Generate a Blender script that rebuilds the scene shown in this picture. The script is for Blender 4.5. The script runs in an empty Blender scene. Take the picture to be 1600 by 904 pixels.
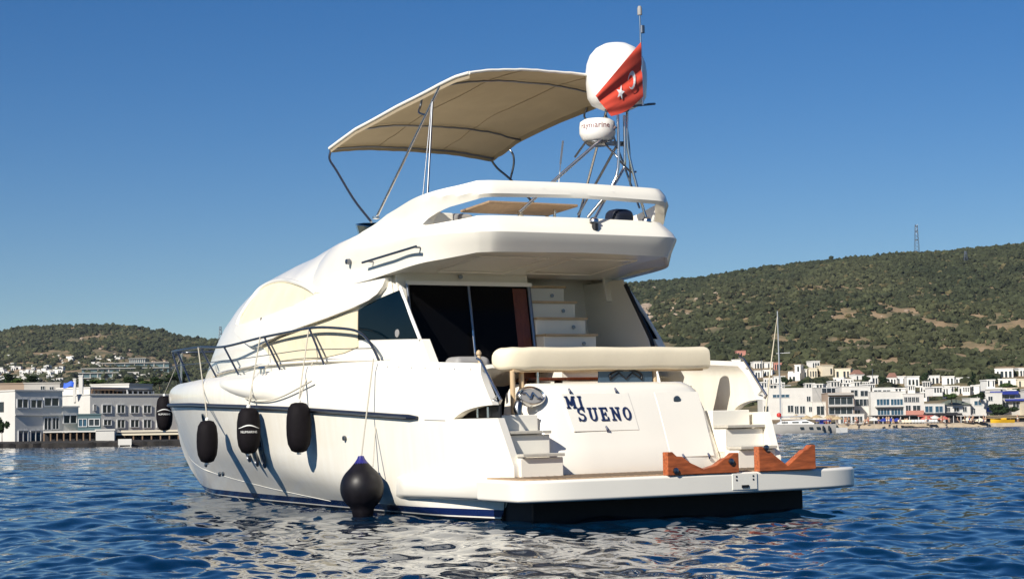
import bpy, bmesh, math, random
import numpy as np
from mathutils import Vector, Matrix
from mathutils.geometry import delaunay_2d_cdt
R = math.radians
rng = np.random.default_rng(7)
random.seed(7)
scene = bpy.context.scene
COL = scene.collection

# ---------------------------------------------------------------- camera
cam_d = bpy.data.cameras.new("camera")
cam = bpy.data.objects.new("camera", cam_d)
COL.objects.link(cam)
cam_d.sensor_width = 36.0
cam_d.lens = 36.0 * 3000.0 / 1600.0
cam_d.clip_start = 0.5
cam_d.clip_end = 20000
_pitch, _roll = math.atan((670 - 452) / 3000.0), R(.85)
_f = Vector((0, math.cos(_pitch), math.sin(_pitch)))
_r0 = Vector((1, 0, 0)); _u0 = _r0.cross(_f)
_r = math.cos(_roll) * _r0 - math.sin(_roll) * _u0
_u = math.sin(_roll) * _r0 + math.cos(_roll) * _u0
cam.matrix_world = Matrix(((_r.x, _u.x, -_f.x, 0), (_r.y, _u.y, -_f.y, 0), (_r.z, _u.z, -_f.z, 1.01), (0, 0, 0, 1)))
scene.camera = cam

# ---------------------------------------------------------------- sky and sun
SUN_EL = R(34); SUN_DIR = Vector((-.56, -.83, 0)).normalized() * math.cos(SUN_EL) + Vector((0, 0, math.sin(SUN_EL)))
world = bpy.data.worlds.new("World"); scene.world = world; world.use_nodes = True
nt = world.node_tree; nt.nodes.clear()
sky = nt.nodes.new("ShaderNodeTexSky"); sky.sky_type = 'NISHITA'; sky.sun_disc = False
sky.sun_elevation = SUN_EL; sky.sun_rotation = math.atan2(SUN_DIR.x, SUN_DIR.y)
sky.altitude = 0; sky.air_density = .9; sky.dust_density = 0.0; sky.ozone_density = 4.5
hsv = nt.nodes.new("ShaderNodeHueSaturation"); hsv.inputs['Saturation'].default_value = 1.32; hsv.inputs['Hue'].default_value = .509; hsv.inputs['Value'].default_value = 1.0
bg = nt.nodes.new("ShaderNodeBackground"); bg.inputs['Strength'].default_value = 0.057
wo = nt.nodes.new("ShaderNodeOutputWorld")
nt.links.new(sky.outputs[0], hsv.inputs['Color']); nt.links.new(hsv.outputs[0], bg.inputs[0]); nt.links.new(bg.outputs[0], wo.inputs[0])
sun_d = bpy.data.lights.new("sun", 'SUN'); sun_d.energy = 5.0; sun_d.angle = R(.53); sun_d.color = (1, .945, .84)
sun = bpy.data.objects.new("sun", sun_d); COL.objects.link(sun)
sun.rotation_euler = SUN_DIR.to_track_quat('Z', 'Y').to_euler()
vs = scene.view_settings
vs.view_transform = 'Standard'; vs.look = 'None'; vs.exposure = 0.38; vs.gamma = 1.0; vs.use_curve_mapping = False
scene.cycles.max_bounces = 8; scene.cycles.caustics_reflective = False; scene.cycles.caustics_refractive = False

# ---------------------------------------------------------------- materials
def mat(name, col, rough=.5, metal=0, spec=.5, coat=0, var=0, vscale=4, bump=0, bscale=30, bdist=.01, ior=None, rvar=0, stretch=None):
    m = bpy.data.materials.new(name); m.use_nodes = True
    n = m.node_tree.nodes; l = m.node_tree.links; b = n['Principled BSDF']
    b.inputs['Base Color'].default_value = (*col, 1); b.inputs['Roughness'].default_value = rough
    b.inputs['Metallic'].default_value = metal; b.inputs['Specular IOR Level'].default_value = spec
    b.inputs['Coat Weight'].default_value = coat
    if ior: b.inputs['IOR'].default_value = ior
    tc = n.new("ShaderNodeTexCoord"); src = tc.outputs['Object']
    if stretch:
        mp = n.new("ShaderNodeMapping"); mp.inputs['Scale'].default_value = stretch
        l.new(src, mp.inputs[0]); src = mp.outputs[0]
    if var or rvar:
        t = n.new("ShaderNodeTexNoise"); t.inputs['Scale'].default_value = vscale; t.inputs['Detail'].default_value = 5
        l.new(src, t.inputs['Vector'])
        if var:
            r = n.new("ShaderNodeValToRGB")
            r.color_ramp.elements[0].position = .3; r.color_ramp.elements[1].position = .7
            r.color_ramp.elements[0].color = (*[max(0, c * (1 - var)) for c in col], 1)
            r.color_ramp.elements[1].color = (*[min(1, c * (1 + var)) for c in col], 1)
            l.new(t.outputs['Fac'], r.inputs[0]); l.new(r.outputs[0], b.inputs['Base Color'])
        if rvar:
            mr = n.new("ShaderNodeMapRange"); mr.inputs[3].default_value = max(0, rough - rvar); mr.inputs[4].default_value = rough + rvar
            l.new(t.outputs['Fac'], mr.inputs[0]); l.new(mr.outputs[0], b.inputs['Roughness'])
    if bump:
        t2 = n.new("ShaderNodeTexNoise"); t2.inputs['Scale'].default_value = bscale; t2.inputs['Detail'].default_value = 4
        l.new(src, t2.inputs['Vector'])
        bp = n.new("ShaderNodeBump"); bp.inputs['Strength'].default_value = bump; bp.inputs['Distance'].default_value = bdist
        l.new(t2.outputs['Fac'], bp.inputs['Height']); l.new(bp.outputs[0], b.inputs['Normal'])
    return m
M = {}
M['gel'] = mat('gelcoat', (.86, .815, .72), .22, coat=.3, var=.025, vscale=1.3, rvar=.06, bump=.05, bscale=1.6, bdist=.02)
M['navy'] = mat('navy_rubber', (.010, .014, .030), .42, var=.2, vscale=8)
M['steel'] = mat('stainless_steel', (.66, .65, .63), .24, metal=1, rvar=.06)
M['darksteel'] = mat('shaded_steel', (.24, .25, .27), .32, metal=1)
M['cover'] = mat('cream_canvas', (.72, .635, .455), .85, var=.05, vscale=3, bump=.35, bscale=5, bdist=.03)
M['cushion'] = mat('cream_vinyl', (.76, .67, .50), .55, var=.05, vscale=2.5, bump=.15, bscale=6, bdist=.02)
M['glass'] = mat('dark_tinted_glass', (.0015, .007, .012), .05, spec=.12)
M['door'] = mat('dark_door_glass', (.003, .003, .0035), .12, spec=.08)
M['black'] = mat('black_plastic', (.01, .01, .012), .45)
M['antifoul'] = mat('black_antifoul', (.006, .006, .008), .6, var=.4, vscale=9)
M['fender'] = mat('dark_fender_cover', (.0055, .004, .0055), .75, spec=.15, var=.25, vscale=14, bump=.25, bscale=60, bdist=.004)
M['ball'] = mat('dark_vinyl_buoy', (.006, .005, .007), .45, spec=.3, var=.25, vscale=9, rvar=.1)
M['blue'] = mat('blue_vinyl', (.02, .02, .16), .4)
M['rope'] = mat('rope', (.46, .43, .36), .9, bump=.5, bscale=200, bdist=.003)
M['tread'] = mat('grey_nonslip', (.47, .44, .38), .8, var=.1, vscale=20)
M['teak'] = mat('teak', (.36, .24, .14), .6, var=.25, vscale=5, stretch=(1, 14, 14), bump=.2, bscale=20)
M['redwood'] = mat('varnished_red_wood', (.38, .095, .03), .38, var=.35, vscale=4, stretch=(8, 1.4, 9), bump=.15, bscale=14)
M['paletrim'] = mat('pale_wood', (.55, .40, .24), .5, var=.15, vscale=6)
M['darkwood'] = mat('dark_mahogany', (.12, .03, .012), .35, var=.3, vscale=4, stretch=(6, 6, 1))
M['white'] = mat('white_plastic', (.84, .83, .80), .3, var=.02)
M['flagred'] = mat('flag_red', (.80, .085, .045), .8, var=.08, vscale=5)
M['flagwhite'] = mat('flag_white', (.82, .80, .78), .8)
M['cloth'] = mat('white_cloth', (.80, .76, .68), .85, bump=.3, bscale=8)
M['greyvinyl'] = mat('grey_vinyl', (.30, .29, .28), .6)
M['text_red'] = mat('maroon_print', (.16, .012, .03), .5)
M['letter'] = mat('navy_letter', (.016, .028, .085), .3)
M['mirror'] = mat('blue_tinted_panel', (.05, .085, .13), .12, spec=.8)
# canopy canvas lets a little light through
m = mat('tan_canvas', (.38, .31, .21), .9, var=.06, vscale=2, bump=.25, bscale=3, bdist=.05); M['canvas'] = m
n = m.node_tree.nodes; l = m.node_tree.links
tr = n.new("ShaderNodeBsdfTranslucent"); tr.inputs[0].default_value = (.50, .36, .17, 1)
mx = n.new("ShaderNodeMixShader"); mx.inputs[0].default_value = .12
l.new(n['Principled BSDF'].outputs[0], mx.inputs[1]); l.new(tr.outputs[0], mx.inputs[2]); l.new(mx.outputs[0], n['Material Output'].inputs[0])
# hull: painted boot stripe by height
m = mat('hull_paint', (.86, .815, .72), .22, coat=.3, rvar=.05, vscale=1.5, bump=.06, bscale=1.2, bdist=.02); M['hull'] = m
n = m.node_tree.nodes; l = m.node_tree.links
tc = n.new("ShaderNodeTexCoord"); sp = n.new("ShaderNodeSeparateXYZ"); l.new(tc.outputs['Object'], sp.inputs[0])
cr = n.new("ShaderNodeValToRGB"); cr.color_ramp.interpolation = 'CONSTANT'
mr = n.new("ShaderNodeMapRange"); mr.inputs[1].default_value = -.5; mr.inputs[2].default_value = .5
l.new(sp.outputs[2], mr.inputs[0]); l.new(mr.outputs[0], cr.inputs[0])
e = cr.color_ramp.elements
e[0].position = 0; e[0].color = (.006, .006, .008, 1); e[1].position = .5 + .018; e[1].color = (.80, .76, .68, 1)
for p_, c_ in ((.5 + .032, (.006, .015, .075, 1)), (.5 + .115, (.86, .815, .72, 1))):
    k = e.new(p_); k.color = c_
# faint vertical rain streaks and water grime above the stripe
t = n.new("ShaderNodeTexNoise"); t.inputs['Scale'].default_value = 3; t.inputs['Detail'].default_value = 6
mp = n.new("ShaderNodeMapping"); mp.inputs['Scale'].default_value = (3, 3, .35); l.new(tc.outputs['Object'], mp.inputs[0]); l.new(mp.outputs[0], t.inputs['Vector'])
rr = n.new("ShaderNodeValToRGB"); rr.color_ramp.elements[0].position = .35; rr.color_ramp.elements[0].color = (.955, .945, .92, 1); rr.color_ramp.elements[1].position = .62; rr.color_ramp.elements[1].color = (1, 1, 1, 1)
l.new(t.outputs['Fac'], rr.inputs[0])
mm = n.new("ShaderNodeMix"); mm.data_type = 'RGBA'; mm.blend_type = 'MULTIPLY'; mm.inputs[0].default_value = .8
l.new(cr.outputs[0], mm.inputs[6]); l.new(rr.outputs[0], mm.inputs[7]); l.new(mm.outputs[2], n['Principled BSDF'].inputs['Base Color'])

# ---------------------------------------------------------------- mesh helpers
class MB:
    def __init__(s): s.v = []; s.f = []; s.m = []
    def add(s, vs, fs, mi=0):
        o = len(s.v); s.v += [tuple(p) for p in vs]; s.f += [tuple(i + o for i in f) for f in fs]; s.m += [mi] * len(fs); return s
    def box(s, c, d, rz=0, mi=0, tilt=None):
        x, y, z = d[0] / 2, d[1] / 2, d[2] / 2
        P = [Vector((sx * x, sy * y, sz * z)) for sz in (-1, 1) for sx, sy in ((-1, -1), (1, -1), (1, 1), (-1, 1))]
        Mx = Matrix.Rotation(rz, 4, 'Z')
        if tilt: Mx = Mx @ Matrix.Rotation(tilt[1], 4, tilt[0])
        P = [Mx @ p + Vector(c) for p in P]
        return s.add(P, [(3, 2, 1, 0), (4, 5, 6, 7), (0, 1, 5, 4), (1, 2, 6, 5), (2, 3, 7, 6), (3, 0, 4, 7)], mi)
    def tube(s, pts, r, n=10, mi=0, cap=True):
        pts = [Vector(p) for p in pts]; n = max(n, 10) if len(pts) < 40 else n
        rs = r if isinstance(r, (list, tuple)) else [r] * len(pts)
        up = None; rings = []
        for i, p in enumerate(pts):
            a = pts[max(i - 1, 0)]; b = pts[min(i + 1, len(pts) - 1)]
            t = (b - a).normalized()
            if up is None: up = Vector((0, 0, 1)) if abs(t.z) < .9 else Vector((1, 0, 0))
            x = (up - t * up.dot(t)).normalized(); y = t.cross(x); up = x
            rings.append([p + (x * math.cos(2 * math.pi * k / n) + y * math.sin(2 * math.pi * k / n)) * rs[i] for k in range(n)])
        vs = [q for g in rings for q in g]; fs = []
        for i in range(len(rings) - 1):
            for k in range(n):
                fs.append((i * n + k, i * n + (k + 1) % n, (i + 1) * n + (k + 1) % n, (i + 1) * n + k))
        if cap: fs += [tuple(range(n - 1, -1, -1)), tuple((len(rings) - 1) * n + k for k in range(n))]
        return s.add(vs, fs, mi)
    def lathe(s, prof, c=(0, 0, 0), n=24, mi=0, axis='Z'):
        vs = []; fs = []
        for r, z in prof:
            for k in range(n):
                a = 2 * math.pi * k / n; q = (r * math.cos(a), r * math.sin(a), z)
                if axis == 'X': q = (q[2], q[0], q[1])
                if axis == 'Y': q = (q[1], q[2], q[0])
                vs.append((q[0] + c[0], q[1] + c[1], q[2] + c[2]))
        for i in range(len(prof) - 1):
            for k in range(n): fs.append((i * n + k, i * n + (k + 1) % n, (i + 1) * n + (k + 1) % n, (i + 1) * n + k))
        fs += [tuple(range(n - 1, -1, -1)), tuple((len(prof) - 1) * n + k for k in range(n))]
        return s.add(vs, fs, mi)
    def grid(s, rows, mi=0, closed=False):
        nr, nc = len(rows), len(rows[0]); fs = []
        for i in range(nr - 1):
            for j in range(nc if closed else nc - 1):
                fs.append((i * nc + j, i * nc + (j + 1) % nc, (i + 1) * nc + (j + 1) % nc, (i + 1) * nc + j))
        return s.add([p for r in rows for p in r], fs, mi)
    def prism(s, poly, axis, a, b, mi=0):
        """2-D outline extruded along an axis from a to b"""
        def put(p, t): return {'x': (t, p[0], p[1]), 'y': (p[0], t, p[1]), 'z': (p[0], p[1], t)}[axis]
        n = len(poly)
        vs = [put(p, a) for p in poly] + [put(p, b) for p in poly]
        fs = [tuple(range(n)), tuple(range(2 * n - 1, n - 1, -1))] + [(i, i + n, (i + 1) % n + n, (i + 1) % n) for i in range(n)]
        return s.add(vs, fs, mi)
    def build(s, name, mats, parent=None, sharp=47, bevel=0, seg=2, recalc=True, solid=0, weld=0):
        me = bpy.data.meshes.new(name); me.from_pydata(s.v, [], s.f)
        for mm_ in (mats if isinstance(mats, (list, tuple)) else [mats]): me.materials.append(M[mm_] if isinstance(mm_, str) else mm_)
        me.polygons.foreach_set('material_index', s.m)
        if recalc or weld:
            b = bmesh.new(); b.from_mesh(me)
            if weld: bmesh.ops.remove_doubles(b, verts=b.verts, dist=weld)
            if recalc: bmesh.ops.recalc_face_normals(b, faces=b.faces)
            b.to_mesh(me); b.free()
        o = bpy.data.objects.new(name, me); COL.objects.link(o)
        if solid:
            md = o.modifiers.new('solid', 'SOLIDIFY'); md.thickness = solid; md.offset = -1
            me = bpy.data.meshes.new_from_object(o.evaluated_get(bpy.context.evaluated_depsgraph_get())); me.name = name
            o.modifiers.clear(); o.data = me
        me.polygons.foreach_set('use_smooth', [True] * len(me.polygons))
        me.set_sharp_from_angle(angle=R(sharp))
        if parent: o.parent = parent
        if bevel:
            md = o.modifiers.new('bevel', 'BEVEL'); md.width = bevel; md.segments = seg; md.limit_method = 'ANGLE'; md.angle_limit = R(40); md.harden_normals = True
        return o
def tag(o, label=None, cat=None, group=None, kind=None):
    if label: o['label'] = label
    if cat: o['category'] = cat
    if group: o['group'] = group
    if kind: o['kind'] = kind
    return o
def empty(name, loc=(0, 0, 0), rz=0, parent=None):
    o = bpy.data.objects.new(name, None); COL.objects.link(o); o.location = loc; o.rotation_euler = (0, 0, rz); o.empty_display_size = .1
    if parent: o.parent = parent
    return o
def catmull(pts, n=8, closed=False):
    P = [np.array(p, float) for p in pts]; out = []
    N = len(P); rngi = range(N if closed else N - 1)
    for i in rngi:
        p0 = P[i - 1] if (closed or i > 0) else 2 * P[0] - P[1]
        p1 = P[i]; p2 = P[(i + 1) % N]
        p3 = P[(i + 2) % N] if (closed or i + 2 < N) else 2 * P[-1] - P[-2]
        for k in range(n):
            t = k / n
            out.append(tuple(.5 * (2 * p1 + (p2 - p0) * t + (2 * p0 - 5 * p1 + 4 * p2 - p3) * t * t + (3 * p1 - p0 - 3 * p2 + p3) * t ** 3)))
    if not closed: out.append(tuple(P[-1]))
    return out
def itp(x, tab): return float(np.interp(x, [a for a, b in tab], [b for a, b in tab]))
def mirror(mb):
    o = MB(); o.v = [(x, -y, z) for x, y, z in mb.v]; o.f = [tuple(reversed(f)) for f in mb.f]; o.m = list(mb.m); return o
def inpoly(p, poly):
    c = False; n = len(poly)
    for i in range(n):
        a, b = poly[i], poly[i - 1]
        if (a[1] > p[1]) != (b[1] > p[1]) and p[0] < (b[0] - a[0]) * (p[1] - a[1]) / (b[1] - a[1]) + a[0]: c = not c
    return c
def sheet(poly, fn, thick, step=.12, mi=0):
    """outline in (x, z) laid over the surface y = fn(x, z), given a thickness inwards"""
    xs = [p[0] for p in poly]; zs = [p[1] for p in poly]
    # densify the border
    bd = []
    for i in range(len(poly)):
        a, b = poly[i], poly[(i + 1) % len(poly)]; L = math.hypot(b[0] - a[0], b[1] - a[1]); k = max(1, int(L / step))
        bd += [(a[0] + (b[0] - a[0]) * t / k, a[1] + (b[1] - a[1]) * t / k) for t in range(k)]
    pts = list(bd); z = min(zs) + step / 2
    while z < max(zs):
        x = min(xs) + step / 2
        while x < max(xs):
            if inpoly((x, z), poly) and min((x - q[0]) ** 2 + (z - q[1]) ** 2 for q in bd) > (step * .45) ** 2: pts.append((x, z))
            x += step
        z += step
    nb = len(bd)
    r = delaunay_2d_cdt([Vector(p) for p in pts], [], [list(range(nb))], 1, 1e-5)
    V = [tuple(p) for p in r[0]]; Fc = [tuple(f) for f in r[2]]
    mb = MB(); nv = len(V)
    out = [(p[0], fn(p[0], p[1]), p[1]) for p in V]; inn = [(p[0], fn(p[0], p[1]) - thick, p[1]) for p in V]
    edges = {}
    for f in Fc:
        for i in range(3):
            k = (f[i], f[(i + 1) % 3]); edges[k] = 1
    side = [(a, b, b + nv, a + nv) for (a, b) in edges if (b, a) not in edges]
    mb.add(out + inn, Fc + [tuple(i + nv for i in reversed(f)) for f in Fc] + side, mi)
    return mb
XY = lambda pts: [(p[0], p[2]) for p in pts]
def txt(s, size, depth=0, align='CENTER'):
    c = bpy.data.curves.new('txt', 'FONT'); c.body = s; c.size = size; c.extrude = depth; c.align_x = align; c.align_y = 'CENTER'; c.resolution_u = 3
    o = bpy.data.objects.new('txt', c); COL.objects.link(o)
    dg = bpy.context.evaluated_depsgraph_get(); me = bpy.data.meshes.new_from_object(o.evaluated_get(dg))
    v = [tuple(q.co) for q in me.vertices]; f = [tuple(p.vertices) for p in me.polygons]
    bpy.data.objects.remove(o); bpy.data.curves.remove(c); bpy.data.meshes.remove(me)
    return v, f
def smooth(t): t = min(max(t, 0), 1); return t * t * (3 - 2 * t)
# ================================================================ sea
def vnoise(x, y, seed=0):
    """smooth value noise for arrays"""
    xi, yi = np.floor(x).astype(np.int64), np.floor(y).astype(np.int64); fx, fy = x - xi, y - yi
    def h(a, b):
        n_ = (a * 374761393 + b * 668265263 + seed * 974634721) & 0x7fffffff
        n_ = ((n_ ^ (n_ >> 13)) * 1274126177) & 0x7fffffff
        return ((n_ ^ (n_ >> 16)) & 0xffff) / 65535.0
    sx_, sy_ = fx * fx * (3 - 2 * fx), fy * fy * (3 - 2 * fy)
    return (h(xi, yi) * (1 - sx_) + h(xi + 1, yi) * sx_) * (1 - sy_) + (h(xi, yi + 1) * (1 - sx_) + h(xi + 1, yi + 1) * sx_) * sy_
def fbm(x, y, o=4, seed=0):
    a, s, t_ = .5, 0, 0
    for k in range(o): s = s + a * vnoise(x * 2 ** k, y * 2 ** k, seed + k); t_ += a; a *= .55
    return s / t_
def np_mesh(name, V, Q, m_, smooth_=True):
    me = bpy.data.meshes.new(name); k = Q.shape[1]
    me.vertices.add(len(V)); me.vertices.foreach_set('co', V.astype(np.float32).ravel())
    me.loops.add(Q.size); me.loops.foreach_set('vertex_index', Q.astype(np.int32).ravel())
    me.polygons.add(len(Q)); me.polygons.foreach_set('loop_start', np.arange(len(Q), dtype=np.int32) * k)
    try: me.polygons.foreach_set('loop_total', np.full(len(Q), k, dtype=np.int32))
    except Exception: pass
    me.polygons.foreach_set('use_smooth', np.full(len(Q), smooth_, dtype=bool))
    me.materials.append(m_); me.update(calc_edges=True)
    o = bpy.data.objects.new(name, me); COL.objects.link(o); return o
def gridq(nr, nc):
    i = np.arange(nr - 1)[:, None] * nc + np.arange(nc - 1)[None, :]
    return np.stack([i, i + 1, i + nc + 1, i + nc], -1).reshape(-1, 4)
m = bpy.data.materials.new('sea_water'); m.use_nodes = True; n = m.node_tree.nodes; l = m.node_tree.links; b = n['Principled BSDF']
b.inputs['Base Color'].default_value = (.0008, .0145, .040, 1); b.inputs['Roughness'].default_value = .04; b.inputs['IOR'].default_value = 1.333
tc = n.new("ShaderNodeTexCoord")
def wnoise(sc, stretch, det):
    mp_ = n.new("ShaderNodeMapping"); mp_.inputs['Scale'].default_value = stretch; mp_.inputs['Rotation'].default_value = (0, 0, R(18))
    t_ = n.new("ShaderNodeTexNoise"); t_.inputs['Scale'].default_value = sc; t_.inputs['Detail'].default_value = det; t_.inputs['Roughness'].default_value = .6
    l.new(tc.outputs['Object'], mp_.inputs[0]); l.new(mp_.outputs[0], t_.inputs['Vector']); return t_
sepY = n.new("ShaderNodeSeparateXYZ"); l.new(tc.outputs['Object'], sepY.inputs[0])     # the open water away from the yacht is choppier
nrm = n.new("ShaderNodeNewGeometry").outputs['Normal']
for t_, v0, v1 in ((wnoise(3.4, (1, 1.5, 1), 5), .22, .45), (wnoise(.35, (1, 1.4, 1), 3), .05, .30)):
    sub_ = n.new("ShaderNodeVectorMath"); sub_.operation = 'SUBTRACT'; sub_.inputs[1].default_value = (.5, .5, .5); l.new(t_.outputs['Color'], sub_.inputs[0])
    fl_ = n.new("ShaderNodeVectorMath"); fl_.operation = 'MULTIPLY'; fl_.inputs[1].default_value = (1, 1, 0); l.new(sub_.outputs[0], fl_.inputs[0])
    q = n.new("ShaderNodeMapRange"); q.inputs[1].default_value = 22; q.inputs[2].default_value = 120; q.inputs[3].default_value = v0; q.inputs[4].default_value = v1; l.new(sepY.outputs[1], q.inputs[0])
    sc_ = n.new("ShaderNodeVectorMath"); sc_.operation = 'SCALE'; l.new(fl_.outputs[0], sc_.inputs[0]); l.new(q.outputs[0], sc_.inputs['Scale'])
    ad = n.new("ShaderNodeVectorMath"); ad.operation = 'ADD'; l.new(nrm, ad.inputs[0]); l.new(sc_.outputs[0], ad.inputs[1]); nrm = ad.outputs[0]
nz = n.new("ShaderNodeVectorMath"); nz.operation = 'NORMALIZE'; l.new(nrm, nz.inputs[0]); l.new(nz.outputs[0], b.inputs['Normal']); M['sea'] = m
ys_ = []; D = 5.5
while D < 2600:
    ys_.append(D); D += max(.04, .0038 * D if D < 60 else (.5 if D < 440 else .015 * D))
Yw = np.array(ys_); Uw = np.concatenate([np.linspace(-1.3, -.36, 120), np.linspace(-.355, .355, 620), np.linspace(.36, 1.3, 120)])
YY, UU = np.meshgrid(Yw, Uw, indexing='ij'); XX = YY * UU
ZZ = np.zeros_like(XX); dsp = np.maximum(.04, np.where(YY < 60, .0038 * YY, np.where(YY < 440, .5, .015 * YY)))
wr = np.random.default_rng(11); PHN = [1.6 * vnoise(XX * .11 + k, YY * .11, k) for k in range(4)]
for k in range(96):
    lam = .20 * (4.2 / .20) ** (wr.random() ** 1.2); th_ = wr.normal(R(205), R(48)); ph = wr.random() * 6.283
    amp = .0027 * lam ** .76 * (1 if lam < 1.6 else .6)
    fade = np.clip((lam / dsp - 2.2) / 3, 0, 1)
    kx, ky = math.cos(th_) * 6.283 / lam, math.sin(th_) * 6.283 / lam
    if fade.max() <= 0: continue
    q = np.sin(kx * XX + ky * YY + ph + PHN[k % 4])
    ZZ += amp * fade * (q + .25 * np.cos(2 * (kx * XX + ky * YY + ph)) * -1)
gust = (.55 + .9 * vnoise(XX * .02, YY * .012, 5)) * (1 + 1.1 * np.clip((YY - 45) / 80, 0, 1)); ZZ *= gust
sea = np_mesh('sea', np.stack([XX, YY, ZZ - .03], -1).reshape(-1, 3), gridq(len(Yw), len(Uw)), M['sea'])
tag(sea, kind='structure')

# ================================================================ hills behind the shores
CREST = [(-600, 530), (-100, 522), (0, 519), (60, 514), (110, 511), (160, 511), (210, 514), (250, 522), (285, 531), (340, 534), (420, 540), (520, 545), (700, 525), (800, 495), (900, 463), (935, 453), (1000, 446), (1100, 438), (1200, 421), (1300, 411), (1400, 401), (1500, 396), (1600, 386), (1800, 376), (2300, 380)]
def hz(px): return 670 - .0148 * (px - 800)
def ww(px): t_ = np.clip((px - 430) / 400, 0, 1); return t_ * t_ * (3 - 2 * t_)
def px_of(u): return 800 + 3000 * u
def D0f(px): return 176 * (1 - ww(px)) + 436 * ww(px)
def Dcf(px): return 2000 * (1 - ww(px)) + 1500 * ww(px)
def terrain(X, Y, rough=True):
    u = X / Y; px = px_of(u); w = ww(px); D0_, Dc_ = D0f(px), Dcf(px)
    hc = Dc_ * (hz(px) - np.interp(px, [a for a, _ in CREST], [b_ for _, b_ in CREST])) / 3000 + 1
    tl = np.clip((Y - 480) / (Dc_ - 480), 0, None); trr = np.clip((Y - D0_ - 22) / (Dc_ - D0_ - 22), 0, None)
    sl = np.minimum(tl, 1) ** 2.0; sr = np.minimum(trr, 1) ** 1.35
    t_ = np.where(w > .5, trr, tl)
    h = hc * (sl * (1 - w) + sr * w)
    over = np.clip((Y - Dc_) / 700, 0, 1); h = h * (1 - .5 * over * over)
    base = .55 + .6 * np.clip((Y - D0_) / 30, 0, 1)
    if rough:
        g = np.clip(t_ * 3, 0, 1) * np.clip((1 - t_) * 4, .12, 1)
        h = h + g * ((fbm(X / 130, Y / 130, 4, 3) - .5) * 26 + (fbm(X / 22, Y / 22, 3, 9) - .5) * 5)
    return h + base
pxs = np.concatenate([np.linspace(-700, -20, 90), np.linspace(-16, 420, 150), np.linspace(425, 850, 70), np.linspace(855, 1620, 300), np.linspace(1630, 2300, 90)])
uu = (pxs - 800) / 3000; tt = np.linspace(0, 1, 230) ** 1.3
W0 = D0f(pxs); yy = W0[None, :] + (Dcf(pxs) * 1.5 - W0)[None, :] * tt[:, None]
xx = yy * uu[None, :]; zz_ = terrain(xx, yy); zz_[0] = -1.0
m = bpy.data.materials.new('hill_ground'); m.use_nodes = True; n = m.node_tree.nodes; l = m.node_tree.links; b = n['Principled BSDF']; b.inputs['Roughness'].default_value = .95
tc = n.new("ShaderNodeTexCoord"); t = n.new("ShaderNodeTexNoise"); t.inputs['Scale'].default_value = .05; t.inputs['Detail'].default_value = 8; t.inputs['Roughness'].default_value = .65
l.new(tc.outputs['Object'], t.inputs['Vector']); cr = n.new("ShaderNodeValToRGB"); l.new(t.outputs['Fac'], cr.inputs[0])
e = cr.color_ramp.elements; e[0].position = .3; e[0].color = (.06, .062, .028, 1); e[1].position = .72; e[1].color = (.30, .22, .14, 1)
k = e.new(.45); k.color = (.11, .095, .045, 1); k = e.new(.58); k.color = (.24, .165, .09, 1)
l.new(cr.outputs[0], b.inputs['Base Color']); M['hill'] = m
tag(np_mesh('hills', np.stack([xx, yy, zz_], -1).reshape(-1, 3), gridq(len(tt), len(pxs)), m), kind='structure')
# scrub and boulders, too many to count
def ico(sub=1):
    b_ = bmesh.new(); bmesh.ops.create_icosphere(b_, subdivisions=sub, radius=1); V = np.array([v_.co[:] for v_ in b_.verts]); Fc = np.array([[v_.index for v_ in f_.verts] for f_ in b_.faces]); b_.free(); return V, Fc
def scatter(name, P, S, m_, zs=.8, jit=.28, lift=.25, tint=None, smooth_=False, clump=1):
    V0, F0 = ico(1 if clump > 1 else 2); rg = np.random.default_rng(5); N = len(P)
    if clump > 1:
        off = rg.normal(size=(N, clump, 3)) * np.array([.5, .5, .28]); off[:, 0] = 0
        P = (P[:, None, :] + off * S[:, None, None]).reshape(-1, 3); S = (S[:, None] * (.42 + .4 * rg.random((N, clump)))).reshape(-1)
        tint = (tint[:, None, :] * (.75 + .5 * rg.random((N, clump, 1)))).reshape(-1, 3); N = len(P)
    nv = len(V0)
    ang = rg.random(N) * 6.283; c, s = np.cos(ang), np.sin(ang)
    rad = 1 + jit * (rg.random((N, nv)) - .5) * 2
    V = V0[None] * rad[:, :, None]; x = V[:, :, 0] * c[:, None] - V[:, :, 1] * s[:, None]; y = V[:, :, 0] * s[:, None] + V[:, :, 1] * c[:, None]
    V = np.stack([x, y, V[:, :, 2] * zs + lift], -1) * S[:, None, None] + P[:, None, :]
    Fa = (F0[None] + (np.arange(N) * nv)[:, None, None]).reshape(-1, 3)
    o = np_mesh(name, V.reshape(-1, 3), Fa, m_, smooth_)
    if tint is not None:
        at = o.data.color_attributes.new('tint', 'FLOAT_COLOR', 'POINT'); c4 = np.ones((N * nv, 4), np.float32); c4[:, :3] = np.repeat(tint, nv, 0); at.data.foreach_set('color', c4.ravel())
    return o
def tint_mat(name, rough=.9):
    m_ = bpy.data.materials.new(name); m_.use_nodes = True; n_ = m_.node_tree.nodes; l_ = m_.node_tree.links
    a = n_.new("ShaderNodeAttribute"); a.attribute_name = 'tint'; l_.new(a.outputs['Color'], n_['Principled BSDF'].inputs['Base Color']); n_['Principled BSDF'].inputs['Roughness'].default_value = rough; n_['Principled BSDF'].inputs['Specular IOR Level'].default_value = .15; return m_
M['scrub'] = tint_mat('scrub_leaves'); M['boulder'] = tint_mat('boulder_stone')
sr_ = np.random.default_rng(21)
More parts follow.
